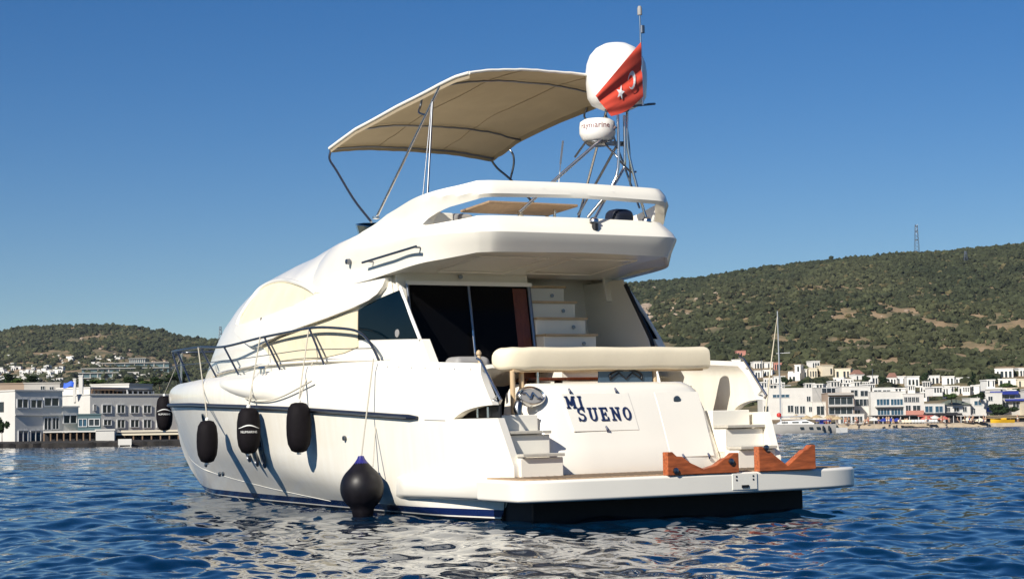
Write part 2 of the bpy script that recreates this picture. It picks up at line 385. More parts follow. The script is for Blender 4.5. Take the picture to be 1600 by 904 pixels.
def sample(n_, p0, p1, tmin, tmax, smin, smax, dens):
    px = p0 + (p1 - p0) * sr_.random(n_); t_ = tmin + (tmax - tmin) * sr_.random(n_) ** .85
    Y = D0f(px) + (Dcf(px) - D0f(px)) * t_; X = Y * (px - 800) / 3000
    keep = sr_.random(n_) < dens(X, Y, px, t_); X, Y, px = X[keep], Y[keep], px[keep]
    return X, Y, smin + (smax - smin) * sr_.random(len(X)) ** 1.6, px
def dens_r(X, Y, px, t_):
    d = .34 * fbm(X / 45, Y / 90, 4, 31) + .66 * fbm(X / 10, Y / 26, 3, 32); thr = .465 - .10 * np.clip((px - 1000) / 200, 0, 1) + .05 * np.clip((px - 1350) / 200, 0, 1) * (t_ < .5)
    thr = thr - .10 * np.clip((t_ - .6) / .3, 0, 1) + .03 * (t_ < .4)
    return np.clip((d - thr) * 9 + .12, .06, 1)
def dens_l(X, Y, px, t_):
    d = .4 * fbm(X / 60, Y / 140, 4, 41) + .6 * fbm(X / 16, Y / 45, 3, 42); return np.clip((d - .43) * 9 + .3, .14, 1)
HOUSES = [(1150,1164,548,561),(1141,1155,562,574),(1176,1190,565,578),(1193,1206,566,576),(1207,1219,567,579),(1177,1190,579,592),(1191,1204,578,590),(1190,1205,591,602),(1207,1224,588,602),(1228,1247,570,598),(1247,1259,577,594),(1267,1280,564,577),(1262,1275,575,592),(1284,1301,571,588),(1302,1326,576,592),(1299,1315,590,603),(1317,1331,592,603),(1335,1349,585,596),(1356,1370,587,602),(1383,1398,590,602),(1399,1412,588,603),(1415,1434,588,606),(1446,1466,587,602),(1469,1488,588,602),(1489,1511,590,602),(1434,1447,603,616),(1450,1468,604,615),(1473,1492,603,617),(1494,1512,604,617),(1528,1545,601,614),(1552,1580,576,592),(1557,1584,592,604),(1590,1612,575,591),(1587,1612,592,607),(1545,1562,606,618),(1564,1586,606,617)]
PX = []; PS = []; PT = []
for args in ((34000, 880, 1700, .13, 1.03, 1.0, 2.9, dens_r), (9000, 880, 1700, .80, 1.03, 1.5, 3.0, dens_r), (22000, -150, 480, .24, 1.02, 1.5, 3.8, dens_l), (6000, 300, 900, .06, 1.0, 1.5, 4.0, dens_l)):
    X, Y, S, px = sample(*args); Z = terrain(X, Y)
    row = hz(px) - 3000 * (Z - 1.01) / Y; ok = np.ones(len(X), bool)      # keep the house plots clear
    for a_, b_, t_, o_ in HOUSES: ok &= ~((px > a_ - 3) & (px < b_ + 3) & (row > t_ - 1) & (row < o_ + 9))
    ok &= ~((px < 262) & (row > 566) & (sr_.random(len(X)) < .45))
    X, Y, Z, S, px = X[ok], Y[ok], Z[ok], S[ok], px[ok]
    PX.append(np.stack([X, Y, Z], -1)); PS.append(S)
    g = fbm(X / 60, Y / 60, 3, 77)[:, None]; v_ = .7 + .6 * sr_.random((len(X), 1))
    col = (np.array([[.021, .029, .014]]) * (1 - g) + np.array([[.066, .068, .032]]) * g) * v_
    dry = sr_.random((len(X), 1)) < .03; col = np.where(dry, np.array([[.10, .085, .04]]), col); PT.append(col)
P, S, T = np.concatenate(PX), np.concatenate(PS), np.concatenate(PT)
tag(scatter('scrub', P, S, M['scrub'], tint=T, jit=.42, clump=5), kind='stuff')
X, Y, S, px = sample(2600, 900, 1700, .2, .98, .5, 2.0, lambda X, Y, px, t_: np.clip((.50 - fbm(X / 45, Y / 90, 4, 31)) * 6, .02, 1) * np.where(px < 1130, 1.0, .45))
P = [np.stack([X, Y, terrain(X, Y)], -1)]; SS = [S]
# the rocky outcrop low on the right hill beside the yacht
rp = 935 + 80 * sr_.random(260); rt = .60 + .16 * sr_.random(260); Y = D0f(rp) + (Dcf(rp) - D0f(rp)) * rt; X = Y * (rp - 800) / 3000; P.append(np.stack([X, Y, terrain(X, Y)], -1)); SS.append(1.5 + 3.0 * sr_.random(260))
X, Y, S, px = sample(1500, -100, 420, .45, .98, .6, 2.4, lambda X, Y, px, t_: np.clip((.48 - fbm(X / 60, Y / 140, 4, 41)) * 6, .02, 1)); P.append(np.stack([X, Y, terrain(X, Y)], -1)); SS.append(S)
P, S = np.concatenate(P), np.concatenate(SS)
T = np.array([[.36, .28, .21]]) * (.7 + .5 * sr_.random((len(P), 1))) * np.array([[1, 1, 1]])
tag(scatter('boulders', P, S, M['boulder'], tint=T, zs=.7, jit=.22, lift=0), kind='stuff')

# thin summer haze over the whole bay
m = bpy.data.materials.new('thin_haze'); m.use_nodes = True; n = m.node_tree.nodes; l = m.node_tree.links; n.remove(n['Principled BSDF'])
pv = n.new("ShaderNodeVolumePrincipled"); pv.inputs['Color'].default_value = (.72, .84, 1, 1); pv.inputs['Density'].default_value = .00004; pv.inputs['Anisotropy'].default_value = .1
l.new(pv.outputs[0], n['Material Output'].inputs['Volume']); M['haze'] = m
mb = MB(); mb.box((0, 1500, 140), (7200, 3400, 290)); hz_ = mb.build('haze', 'haze'); tag(hz_, kind='stuff')

# ================================================================ the motor yacht (x forward, y port, z up from the waterline)
yacht = empty('motor_yacht', (1.689, 22.666, 0))
yacht.rotation_euler = (R(-.6), 0, R(121))
tag(yacht, 'large white flybridge motor yacht seen from its port quarter, filling the middle of the photo', 'motor yacht')
YM = Matrix.Translation((1.689, 22.666, 0)) @ Matrix.Rotation(R(121), 4, 'Z') @ Matrix.Rotation(R(-.6), 4, 'X')
def yw(p): return YM @ Vector(p)
BOW = 15.45
def hb(x, z=0):
    y = 2.22
    if x > 6: y = 2.22 * (1 - ((x - 6) / 9.45) ** 2.2) if x < BOW else 0
    if x < 2.5: y = 2.22 - .32 * ((2.5 - x) / 2.5) ** 1.6
    return y
ZR = [(0, 1.10), (1.7, 1.16), (3.4, 1.24), (5.14, 1.32), (7.15, 1.39), (9.79, 1.46), (15.5, 1.53)]
ZG = [(0, 1.76), (.6, 1.79), (2.8, 1.91), (4.1, 1.93), (5.6, 1.91), (7.3, 1.88), (9, 1.88), (11, 1.86), (15.5, 1.86)]
ZT = [(2.0, 3.42), (3.1, 3.44), (3.7, 3.66), (4.2, 3.80), (5, 3.85), (6, 3.83), (7.2, 3.76), (8.1, 3.68), (9.05, 3.57), (9.8, 3.40), (10.5, 3.14), (11.0, 2.86), (11.45, 2.5), (12.3, 1.9), (20, 1.9)]
def ys(x, z):
    Yd = 1.82 * (1 - (max(0, x - 6) / 8.2) ** 2) if x < 14 else 0
    r = min(max((z - 1.85) / max(.05, itp(x, ZT) - 1.85), 0), 1)
    p = 2.6 + 1.8 * smooth((7.5 - x) / 3)
    return Yd * (1 - r ** p) ** (1 / p)
def xaft(z): return itp(z, [(-.6, .45), (0, .37), (.25, .2), (.53, .05), (1.18, .34), (1.79, .76), (1.95, .9)])
NX = 70
def hull_y(x, v):
    """half breadth at level v: 0 waterline, 1 rub rail, 2 gunwale"""
    yr_ = hb(x)
    if v >= 1:
        t = v - 1
        return yr_ * (1 - .012 * t) - .03 * t + .05 * math.sin(math.pi * t) * smooth((x - 5) / 4) * smooth((15.2 - x) / 3)
    xs = 14.14; y0 = 0
    if x < xs: y0 = 2.12 * (1 - (max(0, x - 3.0) / (xs - 3.0)) ** 2.0)
    if x < 2.5: y0 = min(y0, 2.12 - .22 * ((2.5 - x) / 2.5) ** 1.6)
    if v < 0: return max(0, y0 * (1 + v * .9))
    return y0 + (yr_ - y0) * (v ** .85)
def hull_z(x, v):
    if v < 0: return v * 1.1
    if v <= 1: return v * itp(x, ZR)
    return itp(x, ZR) + (v - 1) * (itp(x, ZG) - itp(x, ZR))
def xstem(v): return itp(v, [(-.5, 12.8), (0, 14.14), (.5, 14.85), (1, BOW - .03), (1.4, BOW + .03), (1.8, BOW - .02), (2, BOW - .12)])
def hull_pt(v, s):
    z0 = hull_z(1, v); xa = xaft(z0); xe = xstem(v)
    x = xa + (xe - xa) * s
    zz = hull_z(x, v); y = hull_y(x, v)
    # close to the stem pull the breadth to the stem of this level
    d = xe - x; y = min(y, 1.05 * math.sqrt(max(0, d)) * (.55 + .3 * max(v, 0)))
    if v > 1.7: y -= .07 * ((v - 1.7) / .3) ** 2
    return (x, y, zz)
VL = [-.5, -.25, -.08, 0, .06, .12, .25, .4, .55, .7, .85, .95, 1, 1.12, 1.25, 1.4, 1.55, 1.7, 1.8, 1.88, 1.95, 2]
SL = [1 - (1 - i / NX) ** 1.25 for i in range(NX + 1)]
hull = MB()
hull.grid([[hull_pt(v, s) for s in SL] for v in VL])
hull.grid([[(p[0], -p[1], p[2]) for p in (hull_pt(v, s) for s in SL)] for v in VL])
ho = hull.build('hull', 'hull', yacht, sharp=50, weld=.002)
md = ho.modifiers.new('solid', 'SOLIDIFY'); md.thickness = .10; md.offset = -1
# the mooring openings cut through the quarters
ct = MB()
slot = catmull([(1.15, 2.10, 1.16), (0.98, 2.07, 1.24), (0.74, 2.04, 1.29), (0.48, 1.99, 1.31), (0.21, 1.94, 1.31)], 5) + [(0.10, 1.92, 1.16)]
slot = [(p[0], p[2]) for p in slot]; slot[-1] = (slot[-1][0] - .3, slot[-1][1]); slot[-2] = (slot[-2][0] - .3, slot[-2][1])
ct.prism(slot, 'y', 1.2, 2.6); ct.prism(slot, 'y', -2.6, -1.2)
co = ct.build('cutter', 'gel', yacht)
bm_ = ho.modifiers.new('cut', 'BOOLEAN'); bm_.object = co; bm_.operation = 'DIFFERENCE'; bm_.solver = 'EXACT'
dg = bpy.context.evaluated_depsgraph_get()
me = bpy.data.meshes.new_from_object(ho.evaluated_get(dg)); ho.modifiers.clear(); ho.data = me
bpy.data.objects.remove(co)
me.polygons.foreach_set('use_smooth', [True] * len(me.polygons)); me.set_sharp_from_angle(angle=R(40))
# transom below the platform, decks
t = MB(); t.box((.05, 0, -.12), (.7, 3.86, .70)); t.build('platform_support', 'antifoul', yacht, bevel=.03)
t = MB(); t.add([(.4, -1.97, -.5), (.4, 1.97, -.5), (.22, 1.95, .4), (.22, -1.95, .4)], [(0, 1, 2, 3)]); t.build('lower_transom', 'antifoul', yacht)
d = MB(); xs_ = np.linspace(2.6, 15.3, 50)
d.grid([[(x, k * max(.02, hb(x) - .16), 1.66 + .12 * (1 - k * k) + .16 * smooth((x - 10.5) / 1.5)) for k in np.linspace(-1, 1, 13)] for x in xs_])
d.build('deck', 'gel', yacht)
# quarter interior linings and cockpit sole
c = MB(); c.add([(.7, -1.9, .95), (3.3, -1.9, .95), (3.3, 1.9, .95), (.7, 1.9, .95)], [(0, 1, 2, 3)]); c.build('cockpit_sole', 'teak', yacht)
# black sheet painting in the shade behind the port mooring opening, plus steel rollers
for sg in (1,):
    mb = MB(); mb.box((.95, sg * 1.86, 1.24), (1.0, .02, .17)); rc_ = mb.build('mooring_shade_sheet', 'black', yacht)
    for x in (.62, .86):
        mb = MB(); mb.tube([(x, sg * 1.93, 1.17), (x, sg * 1.93, 1.29)], .018, 8); mb.build('mooring_roller', 'steel', rc_)
# rub rail
def rail_pts(off, x0, x1, n, dz=0):
    return [(x, hull_y(x, 1) * 1 + off, hull_z(x, 1) + dz) for x in np.linspace(x0, x1, n)]
for sg in (1, -1):
    pts = []
    for s in np.linspace(0, 1, 80):
        p = hull_pt(1, s)
        if p[0] > 1.7: pts.append((p[0], sg * (p[1] + .02), p[2] + .02))
    mb = MB(); mb.tube(pts, [.02, .036] + [.034] * (len(pts) - 2), 10); mb.build('rub_rail', 'navy', yacht)
    st = MB(); st.tube([(p[0], p[1] + sg * .030, p[2] - .004) for p in pts[1:]], .012, 6); st.build('rub_rail_insert', 'darksteel', yacht)
    # spray rail low on the hull
    pts = []
    for x, z in zip(np.linspace(5.1, 13.6, 40), np.interp(np.linspace(5.1, 13.6, 40), [5.1, 7.5, 9.5, 11.5, 13.6], [.10, .22, .34, .47, .62])):
        v = z / itp(x, ZR); s_ = [hull_y(x, v)]
        d_ = xstem(v) - x; y = min(s_[0], 1.05 * math.sqrt(max(0, d_)) * (.55 + .3 * v)); pts.append((x, sg * (y - .004), z))
    mb = MB(); mb.tube(pts, .008, 6); mb.build('spray_rail', 'gel', yacht)
mb = MB(); mb.tube([(x, hull_y(x, 1.0) + .001, hull_z(x, 1.0)) for x in np.linspace(1.72, 1.3, 5)], .005, 6); mb.build('hull_seam', 'greyvinyl', yacht)
# portholes
def on_hull(p, off=0): return (p[0], p[1] + off, p[2])
def porthole(c, a, b, ang=0):
    mb = MB(); n = 24; ring = []; e = .004
    def pt(r1, r2, k, off):
        u = r1 * math.cos(2 * math.pi * k / n); w = r2 * math.sin(2 * math.pi * k / n)
        x = c[0] + u * math.cos(ang) - w * math.sin(ang); z = c[2] + u * math.sin(ang) + w * math.cos(ang)
        v = z / itp(x, ZR); return (x, hull_y(x, v) + off, z)
    mb.grid([[pt(a * q, b * q, k, o_) for k in range(n)] for q, o_ in ((1.12, -.01), (1.12, .018), (1.0, .022), (.96, .008))], closed=True)
    mb.add([pt(a * .96, b * .96, k, .008) for k in range(n)], [tuple(range(n))], 1)
    return mb
for c, a, b, g in (((9.25, 2.02, 1.15), .13, .17, 0), ((7.41, 2.19, 0.91), .085, .27, .1), ((7.09, 2.20, 0.85), .085, .27, .1), ((6.77, 2.21, 0.83), .085, .27, .1)):
    mb = porthole(c, a, b, g); mb.build('porthole', ['darksteel', 'glass'], yacht); mirror(mb).build('porthole', ['darksteel', 'glass'], yacht)
for c in ((3.82, 2.22, 0.95), (8.23, 2.13, 0.43), (8.05, 2.15, 0.44), (8.94, 2.06, 0.56)):
    mb = MB(); mb.lathe([(.001, -.02), (.035, -.01), (.03, .015), (.001, .02)], (c[0], c[1] + .0, c[2]), 12, axis='Y'); mb.build('through_hull_fitting', 'darksteel', yacht)
# screws along the quarter top
for px in np.linspace(.9, 2.7, 7): mb = MB(); mb.lathe([(.001, -.003), (.008, 0), (.001, .004)], (px, hull_y(px, 1.9) - .018, hull_z(px, 1.9) - .005), 8, axis='Y'); mb.build('screw', 'darksteel', yacht)
# air scoop on the topside
sc_ = []
for i, u in enumerate(np.linspace(0, 1, 13)):
    x = 8.3 - 2.6 * u; w = .03 + .16 * math.sin(math.pi * min(1, u * .5 + .0)) * 1
    row = []
    for k in np.linspace(0, 1, 9):
        z = 1.86 - (.10 + .26 * math.sin(math.pi * .5 * min(1, u * 1.3))) * k - .02
        off = .085 * math.sin(math.pi * k) ** .6 * math.sin(math.pi * u) ** .6
        v = 1 + (z - itp(x, ZR)) / (itp(x, ZG) - itp(x, ZR)); row.append((x, hull_y(x, v) + off - .012, z))
    sc_.append(row)
mb = MB(); mb.grid(sc_); mb.build('topside_scoop', 'gel', yacht, sharp=60); mirror(mb).build('topside_scoop', 'gel', yacht, sharp=60)

# ---- swim platform
plat = [(.35, 2.27), (-.3, 2.34), (-.66, 2.37), (-.78, 2.30), (-.90, 1.9), (-.95, 1.2), (-.97, .5), (-.975, 0)]
half = catmull(plat, 5); pl = half + [(x, -y) for x, y in reversed(half[:-1])]
mb = MB(); mb.prism(pl, 'z', .235, .475); mb.build('swim_platform', 'gel', yacht, bevel=.035, seg=3)
tk = [(x + .09 if i < 0 else x * .9 + .02, y * .94) for i, (x, y) in enumerate(pl)]
mb = MB(); mb.prism(tk, 'z', .472, .487); mb.build('teak_planking', 'teak', yacht)
mb = MB()
for y in np.linspace(-2.0, 2.0, 41): mb.box((-.3, y, .4885), (1.0, .008, .002))
mb.build('planking_seams', 'black', yacht)
for sg in (1, -1):   # sponson pods beside the platform
    rows = []
    prof = [(.0, .49), (.07, .475), (.10, .44), (.10, .27), (.08, .235), (0, .20)]
    for x, sc in ((2.6, .02), (2.42, .6), (2.2, 1), (.2, 1)):
        rows.append([(x, sg * (hull_y(x, .3) - .03 + o_ * sc * (1.0 if x > 1 else 2.6)), z) for o_, z in prof])
    mb = MB(); mb.grid(rows); mb.build('sponson', 'gel', yacht, sharp=50)
mb = MB(); mb.box((-.969, -.52, .37), (.02, .36, .19)); mb.build('gangway_hatch', 'gel', yacht, bevel=.008)
for y, z in ((-.40, .43), (-.40, .39), (-.64, .43), (-.64, .39)): mb = MB(); mb.box((-.981, y, z), (.006, .018, .018)); mb.build('hatch_screw', 'black', yacht)
mb = MB(); mb.box((-.983, -.52, .315), (.012, .1, .03)); mb.build('hatch_latch', 'black', yacht)
# ---- tender chocks of red wood on the platform edge
def chock(y0, y1, h0, hl, hr, knob):
    W = y1 - y0
    o = [(0, 0), (0, hl), (.07, hl), (.13, hl - .05), (.2, hl - .055), (.32, hl - .13), (.50, .055), (.68, hr - .13), (.80, hr - .06), (.86, hr - .05), (.93, hr), (1, hr), (1, 0)]
    mb = MB(); mb.prism([(y0 + W * a, h0 + b) for a, b in o], 'x', -.985, -.885)
    c_ = mb.build('tender_chock', 'redwood', yacht, bevel=.008)
    for q in knob: k = MB(); k.lathe([(.001, -.03), (.035, -.02), (.035, 0), (.001, .01)], (-.985, y0 + W * q[0], h0 + q[1]), 12, axis='X'); k.build('chock_bolt', 'darksteel', c_)
    return c_
chock(.56, -.44, .475, .26, .225, [(.1, .05), (.88, .13)])
chock(-.73, -1.57, .475, .285, .285, [(.12, .27)])
# ---- transom block between the two stairs
def tx(z): return itp(z, [(.45, .37), (.6, .36), (1.2, .61), (1.45, .73), (1.53, .80), (1.56, .9)])
rows = []
for z in (.46, .6, .8, 1.0, 1.2, 1.35, 1.45, 1.51, 1.545, 1.56):
    w = itp(z, [(.46, 1.30), (1.2, 1.26), (1.45, 1.22), (1.56, 1.12)]); x0 = tx(z); r = .16
    half = [(1.35, w + .03), (x0 + .5, w + .03), (x0 + r + .05, w + .01), (x0 + r * .45, w - r * .3), (x0 + .03, w - r * .75), (x0, w - r * 1.3), (x0 - .015, w * .5), (x0 - .02, 0)]
    rows.append([(x, y, z) for x, y in half] + [(x, -y, z) for x, y in reversed(half[:-1])])
mb = MB(); mb.grid(rows); mb.add(rows[-1], [tuple(range(len(rows[-1])))])
tr_ = mb.build('transom', 'gel', yacht, sharp=60)
def tface(y, z, off=.006):      # a point on the sloping aft face of the transom
    w = itp(z, [(.46, 1.30), (1.2, 1.26), (1.45, 1.22), (1.56, 1.12)]); return Vector((tx(z) - .018 - off, y, z))
def tplate(name, quad_, off, m_, parent, n=8):
    (aT, zT), (bT, _), (bB, zB), (aB, _2) = quad_
    def g(o_): return [[tface((aT + (bT - aT) * a / n) * k + (aB + (bB - aB) * a / n) * (1 - k), zB + (zT - zB) * k, o_) for a in range(n + 1)] for k in np.linspace(0, 1, n + 1)]
    A, B = g(off), g(-.01); mb = MB(); mb.grid(A)
    for e1, e2 in ((A[0], B[0]), (A[-1], B[-1]), ([r_[0] for r_ in A], [r_[0] for r_ in B]), ([r_[-1] for r_ in A], [r_[-1] for r_ in B])): mb.grid([e1, e2])
    return mb.build(name, m_, parent, weld=.0005, bevel=.004)
tplate('garage_hatch', ((.89, 1.43), (-.08, 1.43), (-.09, .98), (.84, .98)), .009, 'gel', tr_)
tplate('garage_door', ((-.47, 1.43), (-1.13, 1.43), (-1.10, .64), (-.45, .64)), .004, 'gel', tr_)
# letters
def strokes(ch):
    """outline pieces on a 0.8 x 1 body: list of polygons"""
    w = .17; P = []
    def rect(x0, y0, x1, y1): P.append([(x0, y0), (x1, y0), (x1, y1), (x0, y1)])
    def serif(x, y): rect(x - .19, y, x + .19, y + .11)
    def bar(a, b, t=w):
        a = np.array(a); b = np.array(b); d_ = b - a; n_ = np.array((-d_[1], d_[0])) / np.hypot(*d_) * t / 2; P.append([tuple(a + n_), tuple(a - n_), tuple(b - n_), tuple(b + n_)])
    def arc(cx, cy, rx, ry, a0, a1, t=.16):
        m_ = 12
        for i in range(m_):
            u, v = R(a0 + (a1 - a0) * i / m_), R(a0 + (a1 - a0) * (i + 1) / m_)
            P.append([(cx + rx * math.cos(u), cy + ry * math.sin(u)), (cx + rx * math.cos(v), cy + ry * math.sin(v)), (cx + (rx - t) * math.cos(v), cy + (ry - t * .7) * math.sin(v)), (cx + (rx - t) * math.cos(u), cy + (ry - t * .7) * math.sin(u))])
    if ch == 'I': rect(.15, 0, .35, 1); serif(.25, 0); serif(.25, .89)
    if ch == 'M': rect(.1, 0, .27, 1); rect(.73, 0, .93, 1); bar((.2, .95), (.5, .25), .18); bar((.5, .25), (.8, .95), .18); serif(.18, 0); serif(.83, 0); rect(0, .89, .3, 1); rect(.72, .89, 1.04, 1)
    if ch == 'N': rect(.1, 0, .25, 1); rect(.62, 0, .77, 1); bar((.17, .95), (.7, .06), .19); serif(.17, 0); serif(.69, .89); rect(0, .89, .3, 1)
    if ch == 'E': rect(.12, 0, .32, 1); rect(0, 0, .72, .11); rect(0, .89, .72, 1); rect(.3, .45, .55, .56); rect(.62, 0, .74, .28); rect(.62, .72, .74, 1); rect(.48, .36, .57, .65)
    if ch == 'U': rect(.08, .3, .27, 1); rect(.6, .3, .75, 1); arc(.415, .33, .335, .33, 180, 360); serif(.17, .89); serif(.67, .89)
    if ch == 'O': arc(.4, .5, .38, .5, 0, 360, .17)
    if ch == 'S': arc(.38, .735, .32, .265, 20, 270, .15); arc(.38, .285, .34, .285, 90, -160, .15); rect(.62, .70, .72, .98); rect(.03, .02, .13, .30)
    return P
def word(s, y0, z0, hgt, adv):
    y = y0
    for ch in s:
        mb = MB(); bk = MB()
        for P in strokes(ch):
            for tgt, off, grow in ((mb, .022, 0), (bk, .020, .0)):
                a = [tface(y - q[0] * hgt * .95, z0 + q[1] * hgt, off) for q in P]; b = [tface(y - q[0] * hgt * .95, z0 + q[1] * hgt, .012) for q in P]
                if tgt is mb:
                    n_ = len(P); tgt.add(a + b, [tuple(range(n_)), tuple(range(2 * n_ - 1, n_ - 1, -1))] + [(i, i + n_, (i + 1) % n_ + n_, (i + 1) % n_) for i in range(n_)])
        mb.build('letter', 'letter', tr_)
        y -= adv.get(ch, .86) * hgt
word('MI', .86, 1.255, .145, {'M': 1.2, 'I': .6})
word('SUENO', .74, 1.10, .16, {'S': .98, 'U': 1.02, 'E': 1.0, 'N': 1.04, 'O': 1})
for y, z in ((.76, 1.455), (.10, 1.455), (.38, 1.0), (-.62, .64), (-1.0, .64)):   # blue spring latches
    mb = MB(); p = tface(y, z); mb.tube([p + Vector((-.01, .01, .035)), p + Vector((-.03, 0, 0)), p + Vector((-.01, -.012, -.035))], [.010, .016, .008], 8); mb.build('spring_latch', 'letter', tr_)
mb = MB(); p = tface(-.77, 1.33); mb.lathe([(.001, -.012), (.052, -.008), (.052, .002), (.03, .008), (.001, .008)], p, 20, axis='X'); mb.build('deck_filler', 'darksteel', tr_)
# oval chrome emblem at the port corner of the transom
em = empty('emblem', (0, 0, 0), 0, yacht)
ec = Vector((0.72, 1.29, 1.40)); ea = Vector((0, -1, 0)); eb = Vector((.42, 0, .91)).normalized(); en = Vector((-.91, 0, .42)).normalized()
def ep(u, w, o_=0): return ec + ea * u + eb * w + en * o_
mb = MB(); n_ = 32
mb.grid([[ep(a * math.cos(2 * math.pi * k / n_), b * math.sin(2 * math.pi * k / n_), o_) for k in range(n_)] for a, b, o_ in ((.19, .125, -.02), (.19, .125, .03), (.175, .112, .045), (.155, .095, .03))], closed=True)
mb.build('ring', 'steel', em)
mb = MB(); mb.add([ep(.156 * math.cos(2 * math.pi * k / n_), .096 * math.sin(2 * math.pi * k / n_), .02) for k in range(n_)], [tuple(range(n_))]); mb.build('plate', 'greyvinyl', em)
mb = MB()
zz = [(-.12, .035), (-.075, .035), (-.03, -.035), (.02, .04), (.075, -.035), (.115, -.035)]
for a, b in zip(zz[:-1], zz[1:]): mb.tube([ep(*a, .03), ep(*b, .03)], .013, 6)
mb.build('logo', 'steel', em)
mb = MB(); mb.tube([ep(-.17, -.07, -.02), ep(-.2, -.13, -.03), ep(-.2, -.22, -.05)], [.05, .055, .035], 10); mb.build('bracket', 'darksteel', em)
# ---- stairs on both sides
def step_(y0, y1, x0, z, dep, zb):
    s_ = MB(); s_.box(((x0 + .05 + 1.4) / 2, (y0 + y1) / 2, (z + zb) / 2 - .02), (1.4 - x0 - .05, abs(y1 - y0), z - zb - .04)); o = s_.build('stair', 'gel', yacht, bevel=.01)
    t_ = MB(); t_.box((x0 + dep / 2, (y0 + y1) / 2, z - .012), (dep, abs(y1 - y0) - .01, .035)); t_.build('tread', 'tread', o, bevel=.006)
for sg in (1, -1):
    step_(sg * 1.27, sg * 1.84, .02 if sg > 0 else .05, .74, .28, .46)
    step_(sg * 1.27, sg * 1.86, .30, 1.0, .30, .46)
    mb = MB(); mb.box((.95, sg * 1.56, .83), (.7, .58, .72)); mb.build('stair_landing', 'gel', yacht, bevel=.01)
# cockpit hand rails on the wings
for sg in (1, -1):
    mb = MB(); a = Vector((.84, sg * 1.92, 1.78)); b = Vector((.40, sg * 1.92, 1.31))
    q = Vector((-.06, 0, .05)); mb.tube([a + q * .4 + Vector((.05, 0, .06)), a + q, b + q, b + q * .4], .017, 8)
    for t_ in (.2, .85): p = a.lerp(b, t_); mb.tube([p + q, p + Vector((.05, sg * .0, -.02))], .012, 6); mb.lathe([(.001, -.01), (.03, 0), (.001, .01)], p + Vector((.045, sg * .02, -.02)), 10, axis='Y')
    mb.build('hand_rail', 'steel', yacht)
# ---- cockpit sofa, cushion and things under it
mb = MB()
sec = [(-.13, 0), (-.13, .20), (-.10, .25), (0, .27), (.10, .25), (.13, .19), (.13, 0), (.08, -.02), (-.08, -.02)]
path = [(1.22, 1.40), (1.18, 1.385), (1.11, 1.31), (1.07, 1.18), (1.06, 1.0), (1.05, .5), (1.05, 0), (1.05, -.5), (1.05, -1.0), (1.05, -1.42), (1.05, -1.50), (1.05, -1.515)]
path = catmull(path, 4)
rows = []
for i, p in enumerate(path):
    a = Vector(path[max(0, i - 1)]); b = Vector(path[min(len(path) - 1, i + 1)]); tn = (b - a).normalized(); nn = Vector((tn.y, -tn.x)) * -1
    e_ = min(1, .55 + (len(path) - 1 - i) * .12, .6 + i * .12)
    wz = .012 * math.sin(i * .9)
    rows.append([(p[0] + nn.x * o_ * (1 if e_ > .9 else e_), p[1] + nn.y * o_, 1.735 + .13 + (zz_ - .13) * e_ + wz * .3) for o_, zz_ in sec])
mb.grid(rows, closed=True); mb.add(rows[0], [tuple(range(len(sec)))]); mb.add(rows[-1], [tuple(range(len(sec)))])
sofa = mb.build('sofa_backrest', 'cushion', yacht, sharp=60)
md = sofa.modifiers.new('sub', 'SUBSURF'); md.levels = 1; md.render_levels = 2
mb = MB(); mb.box((1.06, -.05, 1.715), (.12, 2.8, .035)); mb.build('sofa_frame', 'paletrim', yacht, bevel=.008)
for y, x in ((1.34, 1.04), (1.18, 1.10), (.99, 1.04), (-.72, 1.04), (-.76, 1.1)):
    mb = MB(); mb.tube([(x, y, 1.2 if y > 1.2 else 1.5), (x, y, 1.72)], .032 if y != .99 else .018, 10); mb.build('frame_post', 'paletrim' if y != .99 else 'steel', yacht)
mb = MB(); mb.box((1.75, .15, 1.62), (.7, 1.5, .04))
for y in (.75, .35, -.3): mb.box((1.7, y, 1.3), (.08, .08, .66), 0, 0, ('X', .25))
mb.build('cockpit_table', 'darkwood', yacht, bevel=.01)
mb = MB(); mb.box((1.3, -.15, 1.20), (.08, 2.6, .62)); mb.build('seat_back_panel', 'darkwood', yacht)
mb = MB(); mb.box((1.02, -.27, 1.65), (.02, .80, .20)); mb.build('dark_panel', 'mirror', yacht, bevel=.006)
mb = MB(); cc = Vector((1.005, -.27, 1.63))
mb.tube([cc + Vector((0, -.24 * math.cos(a), .085 * math.sin(a))) for a in np.linspace(-.3, 3.45, 18)], .014, 8)
mb.tube([cc + Vector((0, .24, -.04)), cc + Vector((0, .1, .05)), cc + Vector((0, .0, -.03)), cc + Vector((0, -.1, .05)), cc + Vector((0, -.24, -.04))], .01, 6)
mb.build('wheel_emblem', 'black', yacht)
# starboard seat moulding and coaming boxes
mb = MB(); mb.box((2.1, 1.35, 1.75), (.35, .5, .35)); mb.build('cockpit_seat', 'greyvinyl', yacht, bevel=.08, seg=3)
mb = MB(); mb.tube([(1.07, 1.75, 1.71), (1.12, 1.75, 1.90)], .022, 10); mb.lathe([(.001, 0), (.03, .01), (.034, .035), (.02, .06), (.001, .07)], (1.12, 1.75, 1.90), 12); mb.build('staff_socket', 'paletrim', yacht)

